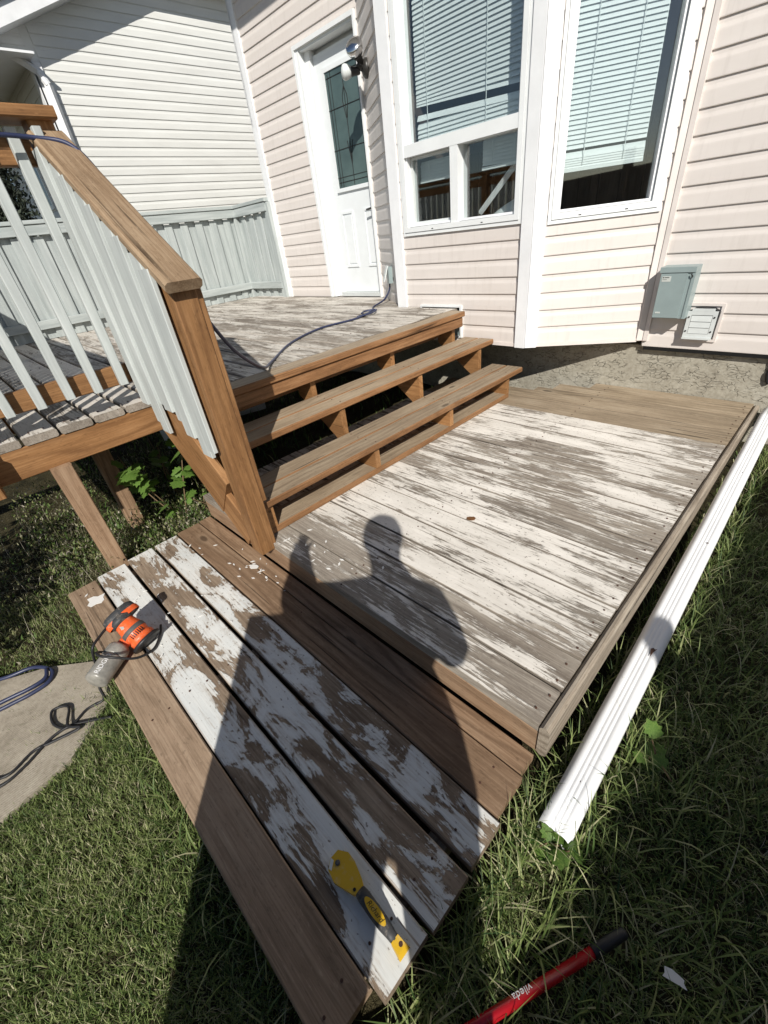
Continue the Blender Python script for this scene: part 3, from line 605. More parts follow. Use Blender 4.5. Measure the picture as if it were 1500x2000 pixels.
for (a0, a1, *_r) in edges[:5]:
    for xx in (-.31, -1.3, -2.3):
        for dd in (.3, .75): mb.lathe([(.0036, -.002), (.0036, .0008), (.002, .0012)], 7, None, (xx+random.uniform(-.01, .01), a0+(a1-a0)*dd, PLAT+.0012))
o = put('screw_heads', mb.me('screw_heads', org=(-1, .2, PLAT)), M['nail'], pf, (-1, .2, PLAT)); o['kind'] = 'stuff'

# ------------------------------------------------------------------ stairs
st = thing('wooden_stairs', (-1.9, 1.9, MAIN), 'open wooden stairs of two wide treads up to the raised deck', 'stairs')
Y0s, Y1s = .735, 2.96
board('base_plank', (-1.775, (Y0s+Y1s)/2, MAIN+.0205), Y1s-Y0s, .15, .038, M['tread'], st, 'Y', None, .005)
for i, (xf, zt, ya, yb) in enumerate(((-1.675, H-1.015, .70, 3.105), (-1.945, H-.822, .72, 3.105))):
    board('tread', (xf-.068, (ya+yb)/2, zt-.019), yb-ya, .136, .038, M['tread'], st, 'Y', None, .006, .0008)
    board('tread', (xf-.208, (ya+yb)/2-.004, zt-.019), yb-ya, .136, .038, M['tread'], st, 'Y', None, .006, .0008)
for ys_ in (.755, 1.50, 2.22, 2.94):
    pr = [(-1.70, MAIN+.040), (-1.70, H-1.054), (-1.96, H-1.054), (-1.96, H-.862), (-2.215, H-.862), (-2.215, H-.655), (-2.36, H-.655), (-2.36, H-.83), (-1.86, MAIN+.040)]
    if ys_ < .8: pr = [(-1.70, MAIN+.040), (-1.70, H-1.054), (-1.96, H-1.054), (-1.96, H-.862), (-2.215, H-.862), (-2.215, H-.655), (-2.42, H-.655), (-2.42, H-.80), (-1.84, MAIN+.002), (-1.80, MAIN+.040)]
    k = len(pr); yy = ys_; mb = MB(); mb.v = [(x, yy-.019, z) for x, z in pr]+[(x, yy+.019, z) for x, z in pr]
    mb.f = [tuple(range(k)), tuple(range(2*k-1, k-1, -1))]+[((i+1) % k, i, k+i, k+(i+1) % k) for i in range(k)]; hpart('stringer', mb, M['cedar'], st)

mb = MB()
for xf, zt in ((-1.675, H-1.015), (-1.945, H-.822)):
    for ys_ in (.765, 1.50, 2.22, 2.94):
        for dx in (.035, .105, .175, .245): mb.lathe([(.0042, -.002), (.0042, .0010), (.002, .0016)], 7, None, (xf-dx+random.uniform(-.008, .008), ys_+random.uniform(-.01, .01), zt+.0008))
o = put('nail_heads', mb.me('nail_heads', org=(-1.8, 1.9, H-.9)), M['nail'], st, (-1.8, 1.9, H-.9)); o['kind'] = 'stuff'
# ------------------------------------------------------------------ upper deck
ud = thing('raised_deck', (-4.2, 1.5, 0), 'raised plank deck with worn grey-cream paint in front of the door', 'deck')
yb_ = .05; k = 0; rows = [(-.252, -.102), (-.102, .052)]
y = .052
while y < 3.50: rows.append((y, min(y+.153, 3.575))); y += .153
for a0, a1 in rows:
    if a1-a0 < .04: continue
    xr = -2.49 if a1 < .70 else -2.315
    board('deck_board', ((-6.30+xr)/2+random.uniform(-.008, .008), (a0+a1)/2, UP-.019+random.uniform(-.001, .001)), 6.30+xr, a1-a0-.011, .038, M['up_paint'], ud, 'X', random.uniform(.34, .50) if a1 > .7 else random.uniform(.1, .25), .007, .001, random.uniform(-.005, .005))
board('nosing', (-2.232, (.70+3.02)/2, UP-.019), 3.02-.70, .150, .040, M['tread'], ud, 'Y', None, .006, .001)
board('fascia', (-2.190, (.70+3.01)/2, UP-.078), 3.01-.70, .070, .034, M['tread'], ud, 'EY', None, .004, .001)
board('rim_joist', (-2.515, (-.25+.66)/2, UP-.110), .91, .140, .038, M['cedar'], ud, 'EY', None, .004, .001)
board('rim_joist', (-2.36, 1.9, UP-.115), 2.3, .14, .038, M['cedar'], ud, 'EY')
for xx in (-3.4, -4.4, -5.4, -6.2): board('joist', (xx, 1.2, UP-.110), 4.7, .14, .038, M['cedar'], ud, 'EY')
board('leg', (-2.49, .135, (PLAT-.0+UP-.182)/2-.02), UP-.182-PLAT+.06, .089, .089, M['brown'], ud, 'Z', None, .004)
board('leg', (-2.49, .135, .05), .12, .085, .085, M['brown'], ud, 'Z', None, .004)
board('leg', (-2.95, .375, (UP-.16)/2), UP-.16, .089, .089, M['brown'], ud, 'Z', None, .004)
board('leg', (-6.1, .2, (UP-.16)/2), UP-.16, .089, .089, M['brown'], ud, 'Z', None, .004)
board('brace', (-2.47, -.125, UP-.10), .20, .14, .04, M['cedar'], ud, 'ZX', None, .004)
mb = MB()
for a0, a1 in rows:
    if a1-a0 < .04: continue
    for xx in (-2.56, -3.4, -4.4, -5.4):
        for dd in (.3, .7): mb.lathe([(.005, -.003), (.005, .0012), (.002, .0018)], 6, None, (xx+random.uniform(-.01, .01), a0+(a1-a0)*dd, UP+.001))
o = put('nail_heads', mb.me('nail_heads', org=(-4, 1.5, UP)), M['nail'], ud, (-4, 1.5, UP)); o['kind'] = 'stuff'

# guard railing along the raised deck
rl = thing('deck_railing', (-2.43, -.2, UP), 'deck guard railing of spaced pale balusters under a brown cap at the left', 'railing')
board('cap', (-2.44, (-.27+.71)/2, H+.503), .98, .14, .038, M['cedar'], rl, 'Y', None, .005, .001)
board('top_rail', (-2.468, (-.15+.60)/2, H+.40), .75, .089, .038, M['cedar'], rl, 'EY', None, .004)
board('bottom_rail', (-2.472, (-.15+.66)/2, H-.452), .81, .089, .038, M['cedar'], rl, 'EY', None, .004)
board('post', (-2.455, .655, (H+.484+UP)/2), H+.484-UP, .089, .089, M['cedar'], rl, 'Z', None, .004)
k = 0
for i in range(-1, 5):
    yy = .072+.119*i; board('baluster', (-2.433, yy, (H+.462+H-.495)/2+random.uniform(-.004, .004)), .957, .038, .036, M['slat'], rl, 'Z', None, .003, .0008, 0)
board('baluster', (-2.405, .625, (H+.462+H-.60)/2), 1.06, .070, .030, M['slat'], rl, 'ZX', None, .003, .0008)

fr2 = thing('deck_railing', (-4.3, -.2, UP), 'front guard railing of close boards along the raised deck', 'railing')
for i in range(33):
    board('slat', (-6.20+.113*i, -.215, (H+.46+UP-.05)/2), H+.46-UP+.05, .088, .019, M['slat'], fr2, 'ZX', None, .003, .001).rotation_euler = (0, math.pi/2, math.pi/2)
board('cap', (-4.33, -.20, H+.503), 3.86, .14, .038, M['cedar'], fr2, 'X', None, .005)
board('top_rail', (-4.30, -.185, H+.40), 3.6, .089, .038, M['cedar'], fr2, 'EX', None, .004)
board('bottom_rail', (-4.30, -.185, H-.45), 3.6, .089, .038, M['cedar'], fr2, 'EX', None, .004)
for xx in (-2.455, -4.3, -6.2): board('post', (xx, -.16, (H+.484+UP)/2), H+.484-UP, .089, .089, M['cedar'], fr2, 'Z', None, .004)
board('rim_joist', (-4.4, -.24, UP-.11), 3.75, .14, .038, M['cedar'], ud, 'EX', None, .004)
# stair railing
sr = thing('stair_railing', (-2.0, .64, MAIN), 'sloping stair railing of close pale boards with a brown handrail', 'railing')
board('post', (-1.690, .668, (MAIN-.03+H-.078)/2), H-.078-MAIN+.03, .089, .098, M['cedar'], sr, 'Z', None, .005)
board('post', (-1.664, .7145, (MAIN+.235+H-.082)/2), H-.082-MAIN-.235, .038, .036, M['cedar'], sr, 'Z', None, .004)
sl_ = math.atan2(H+.455-(H-.057), .80); L = .95
cx_, cz_ = (-1.60-2.40)/2, (H-.057+H+.455)/2
board('handrail', (cx_-.01, .660, cz_-.02), .80/math.cos(sl_)+.02, .130, .038, M['cap'], sr, 'X', None, .009, .0015, rot=(0, sl_, 0))
xs_ = -2.435; i = 0
def cap_z(x): return H-.057+math.tan(sl_)*(-1.60-x)-.052
bots = {0: -.60, 1: -.69, 2: -.72, 3: -.57, 4: -.58, 5: -.62, 6: -.67, 7: -.75}
while xs_ < -1.76:
    w_ = .088; x_ = xs_+w_/2; zt = cap_z(x_); zb_ = H+bots.get(i, -.70)
    board('slat', (x_, .600+(.013 if i % 2 else 0), (zt+zb_)/2), zt-zb_, w_, .019, M['slat'], sr, 'ZX', None, .003, .0012, random.uniform(-.003, .003)); xs_ += w_-.006; i += 1
board('outer_stringer', (-2.095, .642, (UP-.10+MAIN)/2+.142), .58, .295, .036, M['cedar'], sr, rot=(math.pi/2, math.atan2(UP-.10-MAIN, .62), 0), ch=.004)
board('stringer_foot', (-2.045, .644, (UP-.10+MAIN)/2+.03), .80, .185, .030, M['cedar'], sr, rot=(math.pi/2, math.atan2(UP-.10-MAIN, .62), 0), ch=.004)
board('sub_rail', (-2.03, .645, (H-.06+H+.42)/2-.11), .78, .085, .034, M['cedar'], sr, rot=(math.pi/2, sl_, 0), ch=.004)

# ------------------------------------------------------------------ privacy fence of the raised deck
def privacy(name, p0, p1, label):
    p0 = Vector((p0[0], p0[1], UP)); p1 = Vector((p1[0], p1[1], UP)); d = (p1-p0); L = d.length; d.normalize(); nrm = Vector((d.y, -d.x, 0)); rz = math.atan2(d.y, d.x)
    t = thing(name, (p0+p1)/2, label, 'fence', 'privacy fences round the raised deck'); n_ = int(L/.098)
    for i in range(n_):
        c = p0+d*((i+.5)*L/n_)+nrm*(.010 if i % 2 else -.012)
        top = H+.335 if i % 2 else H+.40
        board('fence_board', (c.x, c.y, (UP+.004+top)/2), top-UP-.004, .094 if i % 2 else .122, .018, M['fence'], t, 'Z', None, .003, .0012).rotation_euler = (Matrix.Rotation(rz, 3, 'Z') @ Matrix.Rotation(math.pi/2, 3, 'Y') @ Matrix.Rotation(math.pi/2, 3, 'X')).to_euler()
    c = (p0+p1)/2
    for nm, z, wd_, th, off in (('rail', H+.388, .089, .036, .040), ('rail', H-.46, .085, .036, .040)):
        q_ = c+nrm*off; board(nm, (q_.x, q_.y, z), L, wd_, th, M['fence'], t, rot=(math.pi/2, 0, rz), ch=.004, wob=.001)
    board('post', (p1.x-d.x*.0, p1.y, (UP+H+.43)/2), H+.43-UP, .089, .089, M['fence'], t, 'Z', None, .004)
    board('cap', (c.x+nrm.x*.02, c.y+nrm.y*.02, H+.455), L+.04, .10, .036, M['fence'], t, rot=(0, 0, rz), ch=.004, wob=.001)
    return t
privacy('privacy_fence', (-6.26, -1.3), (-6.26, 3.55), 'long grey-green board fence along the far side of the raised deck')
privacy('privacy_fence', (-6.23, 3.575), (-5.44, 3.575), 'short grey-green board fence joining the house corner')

# ------------------------------------------------------------------ neighbour house
nh = thing('neighbour_house', (-9.5, 4.5, 0), 'neighbouring house with white lap siding behind the deck fence', 'house')
XN = -8.80; YN = 2.58
F_n = Fr((XN, YN), (0, 1)); F_n2 = Fr((-13, YN), (1, 0))
mb = MB(); F_n.box(0, 7, -.12, -.001, 0, H+3.5, mb); nw = hpart('wall', mb, M['siding2'], nh)
mb = MB(); F_n2.box(0, 4.2-.002, -.12, -.001, 0, H+2.62, mb); nw2 = hpart('wall', mb, M['siding2'], nh)
siding(F_n, nw, .11, 4.2, .10, H+3.42, M['siding2'], [], .1142)
siding(F_n2, nw2, 0, 4.18, .10, H+2.36, M['siding2'], [(1.55, 2.35, H+.95, H+1.95)], .1142)
mb = MB(); F_n.box(-.02, .10, 0, .03, .05, H+2.35, mb); F_n2.box(4.1, 4.23, 0, .03, .05, H+2.35, mb); hpart('corner_post', mb, M['white'], nh)
mb = MB(); F_n2.ring(1.55, 2.35, H+.95, H+1.95, .06, -.02, .035, mb); nwin = hpart('window', mb, M['vinyl_white'], nh, 'dark side window of the neighbouring house')
mb = MB(); F_n2.box(1.6, 2.3, -.01, .005, H+1.0, H+1.9, mb); hpart('pane', mb, M['doorglass'], nwin)
# rake: fascia board and soffit, then an unseen level eave shaped for its shadow
RK = [(1.2, H+2.09), (4.25, H+3.365), (9.5, H+3.365)]
for (a0, z0), (a1, z1) in zip(RK, RK[1:]):
    mb = MB(); mb.hexa([(XN+.30, a0, z0), (XN+.32, a0, z0), (XN+.32, a1, z1), (XN+.30, a1, z1), (XN+.30, a0, z0+.19), (XN+.32, a0, z0+.19), (XN+.32, a1, z1+.19), (XN+.30, a1, z1+.19)]); hpart('fascia', mb, M['white'], nh)
    mb = MB(); mb.hexa([(XN-.12, a0, z0+.005), (XN+.30, a0, z0+.005), (XN+.30, a1, z1+.005), (XN-.12, a1, z1+.005), (XN-.12, a0, z0+.03), (XN+.30, a0, z0+.03), (XN+.30, a1, z1+.03), (XN-.12, a1, z1+.03)]); hpart('soffit', mb, M['white'], nh)
    mb = MB(); mb.hexa([(XN-4, a0, z0+.195), (XN+.36, a0, z0+.195), (XN+.36, a1, z1+.195), (XN-4, a1, z1+.195), (XN-4, a0, z0+.24), (XN+.36, a0, z0+.24), (XN+.36, a1, z1+.24), (XN-4, a1, z1+.24)]); hpart('roof', mb, M['shingle'], nh)
mb = MB(); mb.box((-13, 1.25, H+2.36), (XN+.29, YN-.004, H+2.385)); hpart('soffit', mb, M['white'], nh)
mb = MB(); F_n.box(-1.36, -.003, -.12, -.002, H+2.39, H+3.0, mb); gw = hpart('wall', mb, M['siding2'], nh)
siding(F_n, gw, -1.36, -.003, H+2.39, H+2.95, M['siding2'], [], .1142)
mb = MB(); D = [(XN+.05, 2.30, H+2.42), (XN+.06, 2.45, H+2.34), (XN+.07, 2.60, H+2.25), (XN+.085, 2.655, H+2.12), (XN+.085, 2.655, H+1.4), (XN+.085, 2.655, .2)]
mb.tube(D[:3], .045, 4); mb.tube(D[2:4], .047, 8); mb.tube(D[3:], .052, 4); hpart('downpipe', mb, M['white'], nh)

# ------------------------------------------------------------------ fallen downspout on the grass
ds = thing('downspout', (-.13, 2.2, .05), 'long white ribbed downspout lying on the grass beside the deck', 'downspout')
Wd, Hd = .084, .062; prof = []
for i in range(41):                                  # ribbed upper face
    u = -Wd/2+Wd*i/40; rib = .0026*sum(math.exp(-((u-c)/.0038)**2) for c in (-.013, 0, .013)); e = min(1, (Wd/2-abs(u))/.020); prof.append((u, Hd*.5-rib-.018*(1-e)**2))
prof += [(Wd/2, -Hd/2+.006), (Wd/2-.006, -Hd/2), (-Wd/2+.006, -Hd/2), (-Wd/2, -Hd/2+.006)]
A0, A1 = Vector((-.108, .545, .050)), Vector((-.146, 3.50, .215)); dd_ = (A1-A0).normalized(); sd = Vector((dd_.y, -dd_.x, 0)); mb = MB(); n_ = len(prof)
for i in range(24):
    p = A0+(A1-A0)*(i/23); p.z += .004*math.sin(i*.9)
    for u, w in prof: mb.v.append(tuple(p+sd*u+Vector((0, 0, w))))
mb.f = [(i*n_+j, i*n_+(j+1) % n_, (i+1)*n_+(j+1) % n_, (i+1)*n_+j) for i in range(23) for j in range(n_)]
mb.f = [t[::-1] for t in mb.f]; mm = mb.me('pipe', True, (-.13, 2.2, .05)); pipe = put('pipe', mm, M['white'], ds, (-.13, 2.2, .05))
sol = pipe.modifiers.new('wall', 'SOLIDIFY'); sol.thickness = .0015
mb = MB(); mb.prism([(-.110, 1.262), (-.104, 1.270), (-.098, 1.266), (-.093, 1.272), (-.099, 1.250), (-.102, 1.225), (-.106, 1.246)], .0835, .0850); put('tear', mb.me('tear', org=(-.11, 1.25, .084)), M['nail'], ds, (-.11, 1.25, .1225), (.056, 0, 0))
mb = MB()
for yy, xx in ((2.62, -.115), (1.95, -.105), (.70, -.10)): mb.lathe([(.004, 0), (.004, .0015)], 8, None, (xx-.005, yy, .083+(yy-.545)*.0558))
put('rivet', mb.me('rivet', org=(-.1, 1.7, .083)), M['nail'], ds, (-.1, 1.7, .083))

# ------------------------------------------------------------------ sander
sa = thing('orbital_sander', (-1.77, .0, PLAT), 'orange and black orbital sander with a smoky dust bin on the step platform', 'sander')
S0 = Vector((-1.77, .0, PLAT))
def spart(name, mb, mat, smooth=True, org=None): 
    v = [Vector(p) for p in mb.v]; og = sum(v, Vector())/len(v); return put(name, mb.me(name, smooth, og), mat, sa, og)
# it lies on its side: pad axis tilted, bin runs towards the viewer
ax_bin = Vector((.62, -.78, -.03)).normalized(); axp = Vector((.746, .254, -.616)).normalized()      # pad axis points to +X+Y
def A_of(z):
    z = Vector(z).normalized(); x = z.cross(Vector((0, 0, 1))).normalized(); y = z.cross(x); return Matrix((x, y, z)).transposed()
B0 = S0+Vector((.064, .014, .082))
mb = MB(); mb.lathe([(.030, -.075), (.040, -.055), (.046, -.02), (.048, .012), (.044, .030), (.052, .040), (.050, .058)], 24, A_of(axp), B0); spart('motor_body', mb, M['orange'])
mb = MB()
for j in range(7):
    w = -1.9+.19*j; Aq = A_of(axp); rd = Aq @ Vector((math.cos(w), math.sin(w), 0)); p = B0+axp*.022+rd*.0462; tq = axp.cross(rd); mb.hexa([tuple(p+tq*a_*.0016+axp*b_*.011+rd*c_*.0016) for c_ in (-1, 1) for a_, b_ in ((-1, -1), (1, -1), (1, 1), (-1, 1))])
spart('vent_slots', mb, M['ink_black'], False)
mb = MB(); mb.lathe([(.0475, -.012), (.0495, -.010), (.0505, .004), (.0495, .008)], 24, A_of(axp), B0); spart('grip_band', mb, M['midgrey'])
mb = MB(); mb.lathe([(.058, .060), (.063, .063), (.063, .073), (.058, .076)], 28, A_of(axp), B0); spart('pad', mb, M['black'])
mb = MB(); mb.lathe([(.040, -.052), (.048, -.058), (.050, -.070), (.040, -.086), (.018, -.094), (.003, -.095)], 24, A_of(axp), B0); spart('top_grip', mb, M['charcoal'])
# palm handle: flattened elongated head
hd = B0+axp*-.088; ex = Vector((-.16, .97, .10)); ex = (ex-axp*ex.dot(axp)).normalized()
mb = MB(); n_ = 18
ez = axp; ey = ez.cross(ex).normalized()
for lev, (sc_, off) in enumerate(((.80, .028), (.97, .018), (1.0, 0), (.97, -.018), (.80, -.026))):
    for j in range(n_):
        w = 2*math.pi*j/n_; mb.v.append(tuple(hd+ex*(.012+.070*math.cos(w)*sc_)+ey*(.036*math.sin(w)*sc_)+ez*off))
for lev in range(4):
    for j in range(n_): mb.f.append((lev*n_+j, lev*n_+(j+1) % n_, (lev+1)*n_+(j+1) % n_, (lev+1)*n_+j))
mb.f += [tuple(range(n_-1, -1, -1)), tuple(4*n_+j for j in range(n_))]; spart('handle', mb, M['charcoal'])
mb = MB()
for lev, (sc_, off) in enumerate(((1.0, .026), (1.03, .020), (1.03, .006), (1.0, .002))):
    for j in range(n_):
        w = 2*math.pi*j/n_; mb.v.append(tuple(hd+ex*(.012+.071*math.cos(w)*sc_)+ey*(.037*math.sin(w)*sc_)+ez*off))
for lev in range(3):
    for j in range(n_): mb.f.append((lev*n_+j, lev*n_+(j+1) % n_, (lev+1)*n_+(j+1) % n_, (lev+1)*n_+j))
spart('handle_trim', mb, M['orange'])
for du, dv in ((-.03, .012), (.035, .012), (.0, -.016)): 
    mb = MB(); p = hd+ex*(.018+du)+ey*dv-ez*.0262; mb.tube([p, p-ez*.002], .004, 8); spart('screw', mb, M['chrome'])
BN = S0+Vector((.066, -.056, .050)); Ab = A_of(ax_bin)
mb = MB(); mb.tube([B0+Vector((-.005, -.025, -.022)), BN+ax_bin*.006], [.026, .024], 14); spart('spout', mb, M['orange'])
mb = MB(); mb.lathe([(.026, 0), (.041, .006), (.044, .018), (.0445, .050), (.043, .054)], 24, Ab, BN); spart('bin_cap', mb, M['smoky'])
mb = MB(); mb.lathe([(.0425, .055), (.0435, .062), (.044, .150), (.042, .158), (.036, .162), (.003, .163)], 24, Ab, BN); bn = spart('dust_bin', mb, M['smoky'])
mb = MB(); a_ = math.radians(70)
for j in range(3):
    w = a_+.5*j; p = BN+Ab @ Vector((.0447*math.cos(w), .0447*math.sin(w), .03)); qd = Ab @ Vector((-math.sin(w), math.cos(w), 0)); mb.hexa([tuple(p+qd*s_*.006+ax_bin*t_*.012+(p-BN-ax_bin*.03).normalized()*u_) for u_ in (-.001, .0008) for s_, t_ in ((-1, -1), (1, -1), (1, 1), (-1, 1))])
spart('bin_tab', mb, M['orange'], False)
tp = BN+ax_bin*.105+Vector((0, 0, .0448)); yv = Vector((-.25, .55, -.1)); dirn = (Vector((-.30, .0, .95))); 
nrm = Vector((.20, .35, .9)).normalized(); nrm = (nrm-ax_bin*nrm.dot(ax_bin)).normalized(); tp = BN+ax_bin*.108+nrm*.0445
text('lettering', 'RIDGID', .026, M['ink_white'], sa, frame4(tp-S0, -ax_bin, nrm.cross(-ax_bin)))
mb = MB(); p = B0+axp*-.030+Vector((.022, -.022, .028)); mb.box(tuple(p+Vector((-.010, -.006, -.004))), tuple(p+Vector((.010, .006, .004)))); spart('rating_plate', mb, M['label'], False)

def cord(name, pts, r, mat, label, k=8):
    mb = MB(); mb.tube(spline(pts, k), r, 8); c = sum((Vector(p) for p in pts), Vector())/len(pts)
    return tag(put(name, mb.me(name, True, c), mat, None, c), label, 'cord')
hc = hd+ex*-.055
cord('sander_cord', [hc+Vector((.0, .0, .0)), hc+Vector((.02, -.03, -.003)), hc+Vector((.06, -.075, -.012)), (-1.71, -.165, .10), (-1.665, -.19, .05), (-1.62, -.20, .022), (-1.63, -.26, .018), (-1.60, -.33, .018), (-1.66, -.37, .020), (-1.73, -.36, .024), (-1.70, -.31, .022), (-1.60, -.33, .030), (-1.555, -.30, .026), (-1.58, -.385, .02), (-1.60, -.45, .018), (-1.57, -.53, .018), (-1.61, -.60, .018), (-1.70, -.75, .018)], .0052, M['black'], 'black cord running from the sander handle across the concrete path')
cord('sander_cord', [(-1.735, -.098, PLAT+.03), (-1.69, -.13, PLAT+.098), (-1.64, -.125, PLAT+.112), (-1.60, -.085, PLAT+.095), (-1.585, -.03, PLAT+.05), (-1.62, .035, PLAT+.012), (-1.68, .085, PLAT+.010), (-1.735, .11, PLAT+.012)], .0052, M['black'], 'black cord looped over the smoky dust bin of the sander')
cord('sander_cord', [(-1.50, -.20, .03), (-1.55, -.25, .02), (-1.60, -.33, .022), (-1.60, -.40, .02), (-1.56, -.48, .018), (-1.545, -.56, .018), (-1.60, -.70, .018)], .0052, M['black'], 'second black cord strand crossing the concrete path by the lawn')
cord('extension_cord', [(-2.35, -.85, .02), (-2.20, -.62, .02), (-2.10, -.48, .022), (-2.06, -.375, .022), (-1.975, -.318, .022), (-1.915, -.335, .022), (-1.90, -.40, .022), (-1.915, -.50, .022), (-1.95, -.70, .02)], .0082, M['blue_cord'], 'loop of blue extension cord on the concrete path at the left edge')
cord('extension_cord', [(-1.99, -.72, .02), (-1.945, -.50, .030), (-1.925, -.40, .031), (-1.935, -.345, .030), (-1.985, -.330, .031)], .0082, M['blue_cord'], 'inner strand of the blue cord loop on the path')
# long cord over the railing, down past the post and across the deck to the socket
hz = cap_z(-2.25)
cord('extension_cord', [(-2.30, -.9, H+.30), (-2.37, .10, H+.40), (-2.36, .40, H+.43), (-2.36, .60, H+.425), (-2.31, .70, H+.395), (-2.22, .742, H+.28), (-2.05, .755, H+.10), (-1.90, .760, H-.05), (-1.78, .755, H-.15), (-1.74, .765, H-.22), (-1.86, .90, H-.38), (-2.15, 1.16, H-.545), (-2.42, 1.38, UP+.012), (-2.75, 1.75, UP+.010), (-2.95, 2.18, UP+.010), (-2.93, 2.55, UP+.010), (-3.06, 2.86, UP+.010), (-3.20, 3.02, UP+.012), (-3.25, 3.22, UP+.04), (-3.26, 3.32, UP+.12), (-3.30, 3.36, H-.40)], .0078, M['blue_cord'], 'navy extension cord draped over the handrail and across the raised deck')
cord('extension_cord', [(-2.97, 2.60, UP+.012), (-2.93, 2.72, UP+.020), (-3.0, 2.86, UP+.02), (-3.08, 2.80, UP+.018), (-3.02, 2.70, UP+.02)], .0078, M['blue_cord'], 'small kink of navy cord on the raised deck before the door')
so_ = thing('outlet_cover', tuple(F_l.p(.46, 0, H-.36)), 'grey outdoor socket cover at the bay corner beside the door', 'socket')
mb = MB(); F_l.box(.42, .50, .012, .05, H-.44, H-.30, mb); hpart('box', mb, M['steel'], so_)
mb = MB(); p = F_l.p(.46, .05, H-.30); mb.hexa([tuple(F_l.p(a_, o_, z_)) for a_, o_, z_ in ((.425, .10, H-.42), (.495, .10, H-.42), (.495, .09, H-.42), (.425, .09, H-.42), (.425, .055, H-.29), (.495, .055, H-.29), (.495, .045, H-.29), (.425, .045, H-.29))]); hpart('lid', mb, M['vent'], so_)

# ------------------------------------------------------------------ scraper
sc_ = thing('paint_scraper', (-.37, .10, PLAT), 'yellow paint scraper with a black grip lying on the pale planks', 'scraper')
O = Vector((-.37, .10, PLAT)); sx = Vector((.235, -.006, 0)).normalized(); sy_ = Vector((0, 0, 1)).cross(sx)
def sp(name, mb, mat, smooth=False): o = put(name, mb.me(name, smooth), mat, sc_, O, (0, 0, math.atan2(sx.y, sx.x))); return o
def loft(secs, n=12, p=2.6):        # secs: (x, halfwidth, z0, z1)
    mb = MB()
    for x, hw, z0, z1 in secs:
        for j in range(n):
            w = 2*math.pi*j/n; c_, s_ = math.cos(w), math.sin(w); mb.v.append((x, hw*math.copysign(abs(c_)**(2/p), c_), (z0+z1)/2+(z1-z0)/2*math.copysign(abs(s_)**(2/p), s_)))
    for i in range(len(secs)-1):
        for j in range(n): mb.f.append((i*n+j, (i+1)*n+j, (i+1)*n+(j+1) % n, i*n+(j+1) % n))
    mb.f += [tuple(range(n)), tuple((len(secs)-1)*n+j for j in range(n-1, -1, -1))]; return mb
mb = MB(); mb.prism([(-.128, -.012), (-.112, -.031), (-.082, -.036), (-.030, -.017), (-.018, -.008), (-.018, .010), (-.040, .020), (-.078, .030), (-.104, .030), (-.128, .014)], .010, .024); sp('blade_guard', mb, M['yellow'])
mb = MB(); mb.prism([(-.128, -.010), (-.113, -.028), (-.105, -.026), (-.118, -.008)], .0242, .0250); sp('worn_patch', mb, M['vent'])
mb = MB(); mb.lathe([(.0065, .024), (.0065, .0275), (.003, .028)], 12, None, (-.106, -.004, 0)); sp('rivet', mb, M['midgrey'], True)
mb = MB(); mb.lathe([(.004, .024), (.004, .0255)], 8, None, (-.034, -.008, 0)); sp('dark_hole', mb, M['ink_black'])
sp('grip', loft([(-.024, .014, .006, .028), (-.012, .016, .004, .032), (.03, .0165, .002, .034), (.06, .0155, .002, .033), (.085, .012, .004, .028), (.100, .0105, .006, .024)]), M['charcoal'], True)
mb = MB()
pts = [(.034+.036*math.cos(2*math.pi*j/20), .011*math.sin(2*math.pi*j/20)) for j in range(20)]; mb.prism(pts, .0325, .0352); sp('badge', mb, M['yellow'])
text('lettering', 'Richard', .0165, M['ink_black'], sc_, Matrix.Rotation(math.atan2(sx.y, sx.x), 4, 'Z') @ Matrix.Translation((.034, 0, .0354)), .0002, .3)
mb = MB(); mb.hexa([(.098, -.012, .004), (.130, -.017, .003), (.130, .017, .003), (.098, .012, .004), (.098, -.011, .024), (.122, -.013, .020), (.122, .013, .020), (.098, .011, .024)]); sp('tip', mb, M['yellow'])
mb = MB(); mb.lathe([(.005, .0), (.005, .0225)], 10, None, (.114, .004, 0)); sp('hanging_hole', mb, M['nail'])

# ------------------------------------------------------------------ mop handle
mp = thing('mop_handle', (.02, .28, .05), 'red mop handle with a black end lying in the shaded grass', 'mop handle')
a0 = Vector((-.19, -.13, .040)); a1 = Vector((.062, .402, .040)); a2 = Vector((.100, .482, .042)); d_ = (a1-a0).normalized()
mb = MB(); mb.tube([a0, a1], .0118, 16); put('tube', mb.me('tube', True, (.02, .28, .05)), M['red'], mp, (.02, .28, .05))
mb = MB(); mb.tube([a1-d_*.004, a1, a1+d_*.02, a2-d_*.006, a2], [.0125, .0132, .0128, .0120, .009], 16); put('end_grip', mb.me('end_grip', True, (.02, .28, .05)), M['black'], mp, (.02, .28, .05))
cd = Vector((-.6, .1, 1.2)).normalized(); cd = (cd-d_*cd.dot(d_)).normalized(); tpos = a0+d_*.400+cd*.0120
text('lettering', 'vileda', .021, M['ink_white'], mp, frame4(tpos-Vector((.02, .28, .05)), -d_, cd.cross(-d_)), .0003)
mb = MB(); mb.box((.31, .985, .03), (.50, 1.05, .09)); tag(put('red_scrap', mb.me('red_scrap', org=(.40, 1.02, .05)), M['red'], None, (.40, 1.02, .05)), 'red plastic piece in the grass at the right edge', 'plastic piece')
